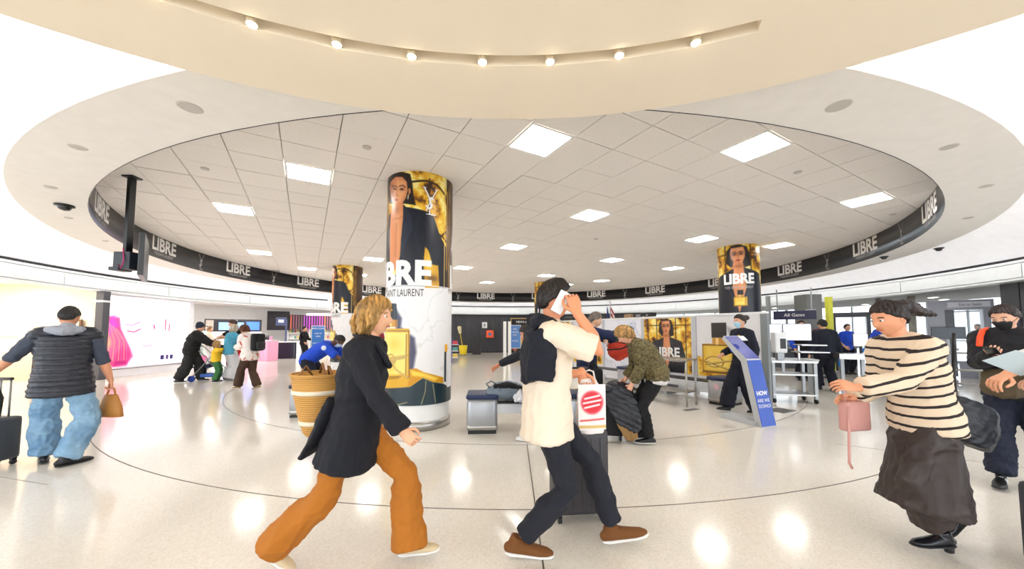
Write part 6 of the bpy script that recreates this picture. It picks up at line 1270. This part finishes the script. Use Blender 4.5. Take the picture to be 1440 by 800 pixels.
o = thing('tote_bag', 'small black tote bag standing behind the draped coat', 'bag', (1.12, 5.05, .58), .3); sc2 = suitcase('second black suitcase behind the draped coat, carrying the small tote', (1.10, 5.10, 0), .1, .38, .26, .50, BLACK, 0, ribs=False)
MB().box((0, 0, .15), (.26, .14, .28), bev=.03).build('body', blackf, o, True); MB().tube([(-.07, 0, .28), (-.05, 0, .38), (.05, 0, .38), (.07, 0, .28)], .009).build('handle', BLACK, o, True)
# 13 walking officer woman
p13 = person('officer_w', 'officer in a dark navy uniform and pale blue mask walking left past the blue kiosk', (4.03, 6.30), 262, 1.70, b=1.04, lean=3, head=(-4, 6, 0), hair='tied', hair_rgb=(44, 26, 22), skin=(216, 160, 128), female=True, voxel=.013, mask=mat('mask_blue', (170, 210, 226), .8), hands={'L': (-.30, .10, .86), 'R': (.16, .28, 1.0)}, feet={'L': (-.08, -.14, .085, 0, 0), 'R': (.08, .30, .10, 0, -6)}, top=[dict(name='jacket', mat=officer, ease=.035, low=.08, collar=True)], bottom=[dict(mat=officer, ease=.035, hem=.05, knee=.02)], shoes=dict(mat=shoe_blk, sole=sole_blk))
M = p13['HT']; MB().loft([M @ V3(0, -.09, .06), M @ V3(0, -.15, .05)], [(.04, .04), (.045, .045)]).build('hair_bun', p13['hairm'], p13['t'], True)
c = p13['sh']['L']; MB().loft([c + V3(-.07, 0, -.05), c + V3(-.08, 0, -.05)], [(.04, .045)] * 2, cap=.1, hint=(0, 1, 0)).build('shoulder_badge', mat('badge_pale'), p13['t'], True); MB().loft([p13['chest'] + V3(-.10, .15, .09), p13['chest'] + V3(-.10, .162, .09)], [(.03, .035)] * 2, cap=.1).build('chest_badge', mat('badge_gold', (230, 180, 60), .4), p13['t'], True)
MB().loft([p13['chest'] + V3(-.02, .15, .10), p13['waist'] + V3(.0, .17, .0)], [(.08, .03), (.09, .03)], cap=.4).build('blue_shirt_front', blueshirt, p13['t'], True)
# 14 officer walking away
p14 = person('officer_back', 'officer in a dark uniform walking away toward the lanes, blue gloves in hand', (7.52, 8.70), 14, 1.70, b=1.12, lean=2, head=(0, 8, 0), hair='short', hair_rgb=(20, 18, 20), voxel=.016, hands={'L': (-.30, .04, .84), 'R': (.32, .02, .82)}, feet={'L': (-.10, .10, .085, 0, 0), 'R': (.10, -.12, .10, 0, 16)}, top=[dict(name='jacket', mat=officer, ease=.04, low=.10, collar=True)], bottom=[dict(mat=officer, ease=.035, hem=.03)], shoes=dict(mat=shoe_blk, sole=sole_blk))
c = p14['sh']['L']; MB().loft([c + V3(-.07, -.02, -.05), c + V3(-.08, -.02, -.05)], [(.04, .045)] * 2, cap=.1, hint=(0, 1, 0)).build('shoulder_badge', mat('badge_pale'), p14['t'], True)
o = thing('rubber_gloves', 'pair of blue rubber gloves dangling from the hand of the officer walking away', 'gloves', p14['W'](p14['wr']['R'] + V3(0, .03, -.16)), 0); MB().loft([(0, 0, .06), (0, 0, -.04), (.01, 0, -.12)], [(.02, .02), (.045, .02), (.035, .015)]).build('glove', mat('glove_blue', (40, 130, 220), .5), o, True); MB().loft([(.03, 0, .05), (.04, 0, -.03), (.04, 0, -.1)], [(.02, .02), (.035, .02), (.03, .015)]).build('glove', mat('glove_blue'), o, True)
# 15 blue shirt officer with gloves
p15 = person('officer_gloves', 'officer in a bright blue shirt and blue gloves behind the woman in stripes', (9.25, 8.95), 282, 1.74, b=1.1, lean=6, head=(0, 14, 0), hair='short', hair_rgb=(40, 28, 24), voxel=.016, gloves=mat('glove_blue'), hands={'L': (-.18, .42, .92), 'R': (.1, .40, .95)}, top=[dict(mat=blueshirt, ease=.03, low=.05, sleeve=.95, collar=True)], bottom=[dict(mat=officer, ease=.03, hem=.03)], shoes=dict(mat=shoe_blk, sole=sole_blk))
# background people
for k_, lab, px, d, face, H, topm, botm, sl, hr in (('bg1', 'officer in a black vest and bright blue sleeves under the paired monitors', 1126, 10.4, 200, 1.72, blueshirt, officer, 1.9, (30, 22, 20)), ('bg2', 'person in a dark red jacket beyond the officer walking away', 1156, 10.9, 20, 1.74, fab('red_jacket', (136, 30, 46)), blackf, 1.9, (80, 40, 40)),
        ('bg3', 'person in a blue shirt standing before the dark framed scanner', 1190, 12.0, 180, 1.66, blueshirt, officer, .9, (20, 16, 16)), ('bg4', 'person in black standing in front of the cosmetics shelves', 427, 17.0, 90, 1.66, blackf, blackf, 1.9, (24, 20, 20)), ('bg5', 'small figure in dark clothes seen through the grey exit portal', 1377, 14.0, 270, 1.70, fab('slate_shirt', (60, 80, 110)), blackf, 1.9, (90, 60, 50)), ('bg6', 'shopper in white behind the stroller, near the blue screens', 293, 14.5, 60, 1.62, creamf, fab('pale_trousers', (206, 200, 196)), 1.9, (150, 110, 80)), ('bg7', 'traveller in a red top beyond the blond woman, left of the big column', 529, 11.5, 120, 1.68, fab('red_jacket'), blackf, 1.9, (60, 40, 30))):
    q = P(px, 467, d); J = person(k_, lab, (q.x, q.y), face, H, voxel=.022, hair='short', hair_rgb=hr, top=[dict(mat=topm, ease=.035, low=.08, sleeve=sl)], bottom=[dict(mat=botm, ease=.03, hem=.02)], shoes=dict(mat=shoe_blk, sole=sole_blk), hands={'L': (-.15, .34, 1.0), 'R': (.22, .18, .9)})
    if k_ == 'bg1': mb = MB(); mb.loft([J['pe'] - V3(0, 0, .06), J['waist'], J['chest'], J['shl']], [(.225, .175), (.20, .16), (.222, .178), (.19, .15)], hint=(1, 0, 0), cap=.3); dress(J, 'vest', mb, blackf, .02, 3)
# 16 woman in striped sweater, foreground right
stripes = ramp_mat('striped_knit', 'Z', [(0, (38, 30, 30)), (.16, (226, 204, 178)), (1, (232, 212, 188))], 5.2, .85, rot=(math.radians(16), 0, 0), bump=.0)
p16 = person('stripes', 'dark haired woman in a beige striped sweater and long brown skirt hurrying to the left', (2.64, 2.36), 272, 1.66, b=1.0, lean=9, curve=9, head=(0, 18, 0), pel=(0, -.02, -.035), skin=(224, 156, 118), hair='tied', hair_rgb=(40, 26, 24), female=True, voxel=.008, hands={'L': (-.14, .52, 1.04), 'R': (.16, .30, .92)}, elbow={'L': (-.3, -.5, -1), 'R': (.3, -.5, -1)}, curl=(.45, .4), hdir=((.1, .95, .15), (0, .95, .1)), hn=((-.8, .0, .6), (.8, 0, .6)), feet={'L': (-.05, -.02, .13, 0, 0), 'R': (.08, -.26, .20, 0, 40)},
    top=[dict(name='sweater', mat=stripes, ease=.036, low=.10, sleeve=1.85, collar=True, wr=.005, cuff=.01)], bottom=[dict(kind='skirt', mat=fab('brown_satin', (50, 38, 35), .55), len=.57, flare=.075, swing=(0, .05), wr=.012, wf=5)], shoes=dict(mat=mat('heel_black', (20, 22, 28), .25), sole=sole_blk, heel=.045, h=.85))
M = p16['HT']; mb = MB(); mb.loft([M @ V3(0, -.07, .06), M @ V3(0, -.13, .05), M @ V3(0, -.20, -.02), M @ V3(0, -.29, -.07)], [(.045, .045), (.05, .05), (.04, .035), (.015, .012)]); dress(p16, 'ponytail', mb, p16['hairm'], .008, 2, .005, 20)
o = thing('shoulder_bag', 'black shoulder bag behind the woman in the striped sweater', 'bag', p16['W']((.06, -.36, .78)), 0); o.rotation_euler = (0, math.radians(24), 0)
mb = MB(); mb.loft([(0, 0, -.12), (0, 0, 0), (0, 0, .14)], [(.19, .07), (.20, .08), (.15, .05)], hint=(1, 0, 0), cap=.3); link_mesh('body', remesh(mb, .009, 3, .006), mat('leather_black', (26, 28, 36), .45), o, True); MB().tube([(-.14, 0, .12), (-.2, 0, .26), (-.28, -.02, .42), (-.34, -.04, .50)], .010).build('strap', BLACK, o, True)
o = thing('pink_bag', 'dusty pink handbag with a long strap hanging in front of the woman in stripes', 'handbag', (2.34, 2.50, .70), .2)
MB().box((0, 0, .11), (.20, .07, .20), bev=.02).build('body', mat('pink_leather', (206, 150, 142), .5), o, True); MB().tube([(-.08, 0, .2), (-.06, 0, .30), (.02, 0, .33), (.08, 0, .2)], .006).build('handle', mat('pink_leather'), o, True); MB().tube([(-.09, -.03, .18), (-.11, -.04, .0), (-.12, -.04, -.18), (-.10, -.04, -.22)], .008).build('strap', mat('pink_leather'), o, True)
# 17 masked man right edge
p17 = person('masked', 'man in a black face mask and orange-striped black jacket reading his phone', (4.66, 3.36), 248, 1.66, b=1.06, lean=4, curve=6, head=(10, 22, 0), hair='short', hair_rgb=(58, 46, 44), skin=(224, 170, 140), voxel=.010, mask=mat('mask_black', (20, 20, 24), .7), hands={'R': (.02, .40, 1.18), 'L': (-.16, .26, .98)}, elbow={'R': (.6, -.6, -1), 'L': (-.6, -.6, -1)}, curl=(.5, .45), hdir=(None, (-.3, .9, .2)), hn=(None, (.3, .2, -.9)), feet={'R': (.06, .28, .085, -10, 0), 'L': (-.14, -.02, .085, 0, 0)},
    top=[dict(name='jacket', mat=fab('jacket_black', (28, 28, 34)), ease=.045, low=.12, collar=True, wr=.009, wf=6)], bottom=[dict(mat=fab('navy_chino', (26, 32, 52)), ease=.03, hem=.03, frac=1.93, wr=.010)], shoes=dict(mat=shoe_blk, sole=sole_blk, stripes=True, laces=WHITE))
c = p17['shl']; mb = MB(); mb.loft([c + V3(.13, .01, .092), c + V3(.14, .075, .075), c + V3(.145, .125, .01), c + V3(.145, .155, -.07)], [(.022, .012)] * 4, hint=(1, 0, 0)); mb.build('orange_stripe', mat('orange_trim', (244, 80, 30), .5), p17['t'], True)
mb = MB(); mb.loft([p17['pe'] + V3(.02, .17, .10), p17['pe'] + V3(.03, .20, -.04)], [(.15, .06), (.14, .07)], hint=(1, 0, 0)); dress(p17, 'waist_bag', mb, fab('olive_bag', (92, 78, 58)), .01, 3, .004)
o = thing('smartphone', 'black smartphone in the hand of the man in the black mask', 'phone', p17['W'](p17['wr']['R'] + V3(-.03, .11, .03)), -math.radians(248)); o.rotation_euler = (math.radians(-60), 0, -math.radians(248)); MB().box((0, 0, 0), (.075, .009, .15), bev=.004).build('body', mat('phone_black', (20, 22, 26), .2), o, True); MB().box((0, -.0046, 0), (.068, .001, .14)).build('screen', mat('phone_glass', (30, 32, 38), .1), o)
# 18 traveller mostly outside the frame with papers
p18 = person('papers', 'traveller at the right edge, only a hand holding papers in view', (3.62, 2.16), 272, 1.70, lean=4, hair='short', voxel=.012, skin=(232, 166, 128), hands={'L': (-.10, .62, 1.14), 'R': (.12, .52, 1.10)}, curl=(.6, .5), elbow={'L': (-.3, -.6, -1), 'R': (.3, -.6, -1)}, top=[dict(mat=fab('grey_shirt', (120, 120, 126)), ease=.03, low=.10, sleeve=1.5)], bottom=[dict(mat=blackf, ease=.03, hem=.02)], shoes=dict(mat=shoe_blk, sole=sole_blk))
o = thing('papers', 'white and pale blue papers held out at the right edge of the photo', 'papers', p18['W'](p18['wr']['L'] + V3(.02, .12, .03)), 0); o.rotation_euler = (math.radians(60), math.radians(22), 0)
MB().box((0, .004, 0), (.24, .002, .16)).build('sheet', WHITE, o); MB().box((-.02, -.002, -.02), (.24, .002, .15)).build('sheet', mat('paper_blue', (206, 224, 232), .6), o)
suitcase('dark grey suitcase cut off by the bottom right corner', (3.13, 2.05, 0), .0, .36, .24, .46, mat('case_darkgrey', (62, 62, 68), .5), .4)
# left edge suitcase and handbag
wv = pv['W'](pv['wr']['L']); sc_l = suitcase('dark grey suitcase at the left edge, rolled by the man in the quilted vest', (wv.x - .07, wv.y + .04, 0), 0, .24, .36, .44, mat('case_slate', (60, 64, 70), .5), .38, ribs=False)
MB().loft([(.0, -.02, .52), (.0, -.02, .70), (0, -.02, .80)], [(.07, .10), (.08, .11), (.05, .08)]).build('strapped_bag', blackf, sc_l, True)
wv = pv['W'](pv['wr']['R'] + V3(.01, .01, -.10)); o = thing('leather_handbag', 'tan leather shoulder bag in the right hand of the man in the quilted vest', 'handbag', (wv.x, wv.y, wv.z - .30), math.radians(-8)); tan = mat('tan_leather', (176, 118, 50), .5, var=.1)
MB().loft([(0, 0, .0), (0, 0, .12), (.0, 0, .24)], [(.17, .05), (.14, .05), (.08, .03)], cap=.15).build('body', tan, o, True); MB().tube([(-.06, 0, .23), (-.03, 0, .31), (.03, 0, .31), (.06, 0, .23)], .010).build('handle', tan, o, True)
# stroller
o = thing('stroller', 'navy stroller with blue wheels between the man in black and the child', 'stroller', (-8.55, 10.42, 0), .25)
navs = fab('stroller_navy', (30, 40, 70)); bw = mat('wheel_blue', (36, 70, 160), .5)
MB().loft([(-.12, 0, .42), (-.02, 0, .45), (.10, 0, .80), (.14, 0, .98)], [(.20, .06), (.20, .06), (.19, .05), (.17, .04)], hint=(0, 1, 0)).build('seat', navs, o, True)
for sy in (-.22, .22):
    MB().cyl((-.42, sy, .12), (.25, sy, 1.0), .014).build('frame_tube', GREYM, o, True); MB().cyl((.40, sy, .12), (-.1, sy, .62), .014).build('frame_tube', GREYM, o, True)
    for x in (-.42, .42): MB().cyl((x, sy - .02, .085), (x, sy + .02, .085), .085, seg=20).build('wheel', bw, o, True)
MB().cyl((-.40, -.22, .98), (-.40, .22, .98), .016).build('handle_bar', BLACK, o, True)
for sy in (-.22, .22): MB().cyl((-.40, sy, .98), (-.05, sy, .62), .014).build('frame_tube', GREYM, o, True)
MB().box((0, 0, .16), (.5, .38, .10), bev=.03).build('basket', mat('basket_blue', (60, 100, 180), .6), o, True)
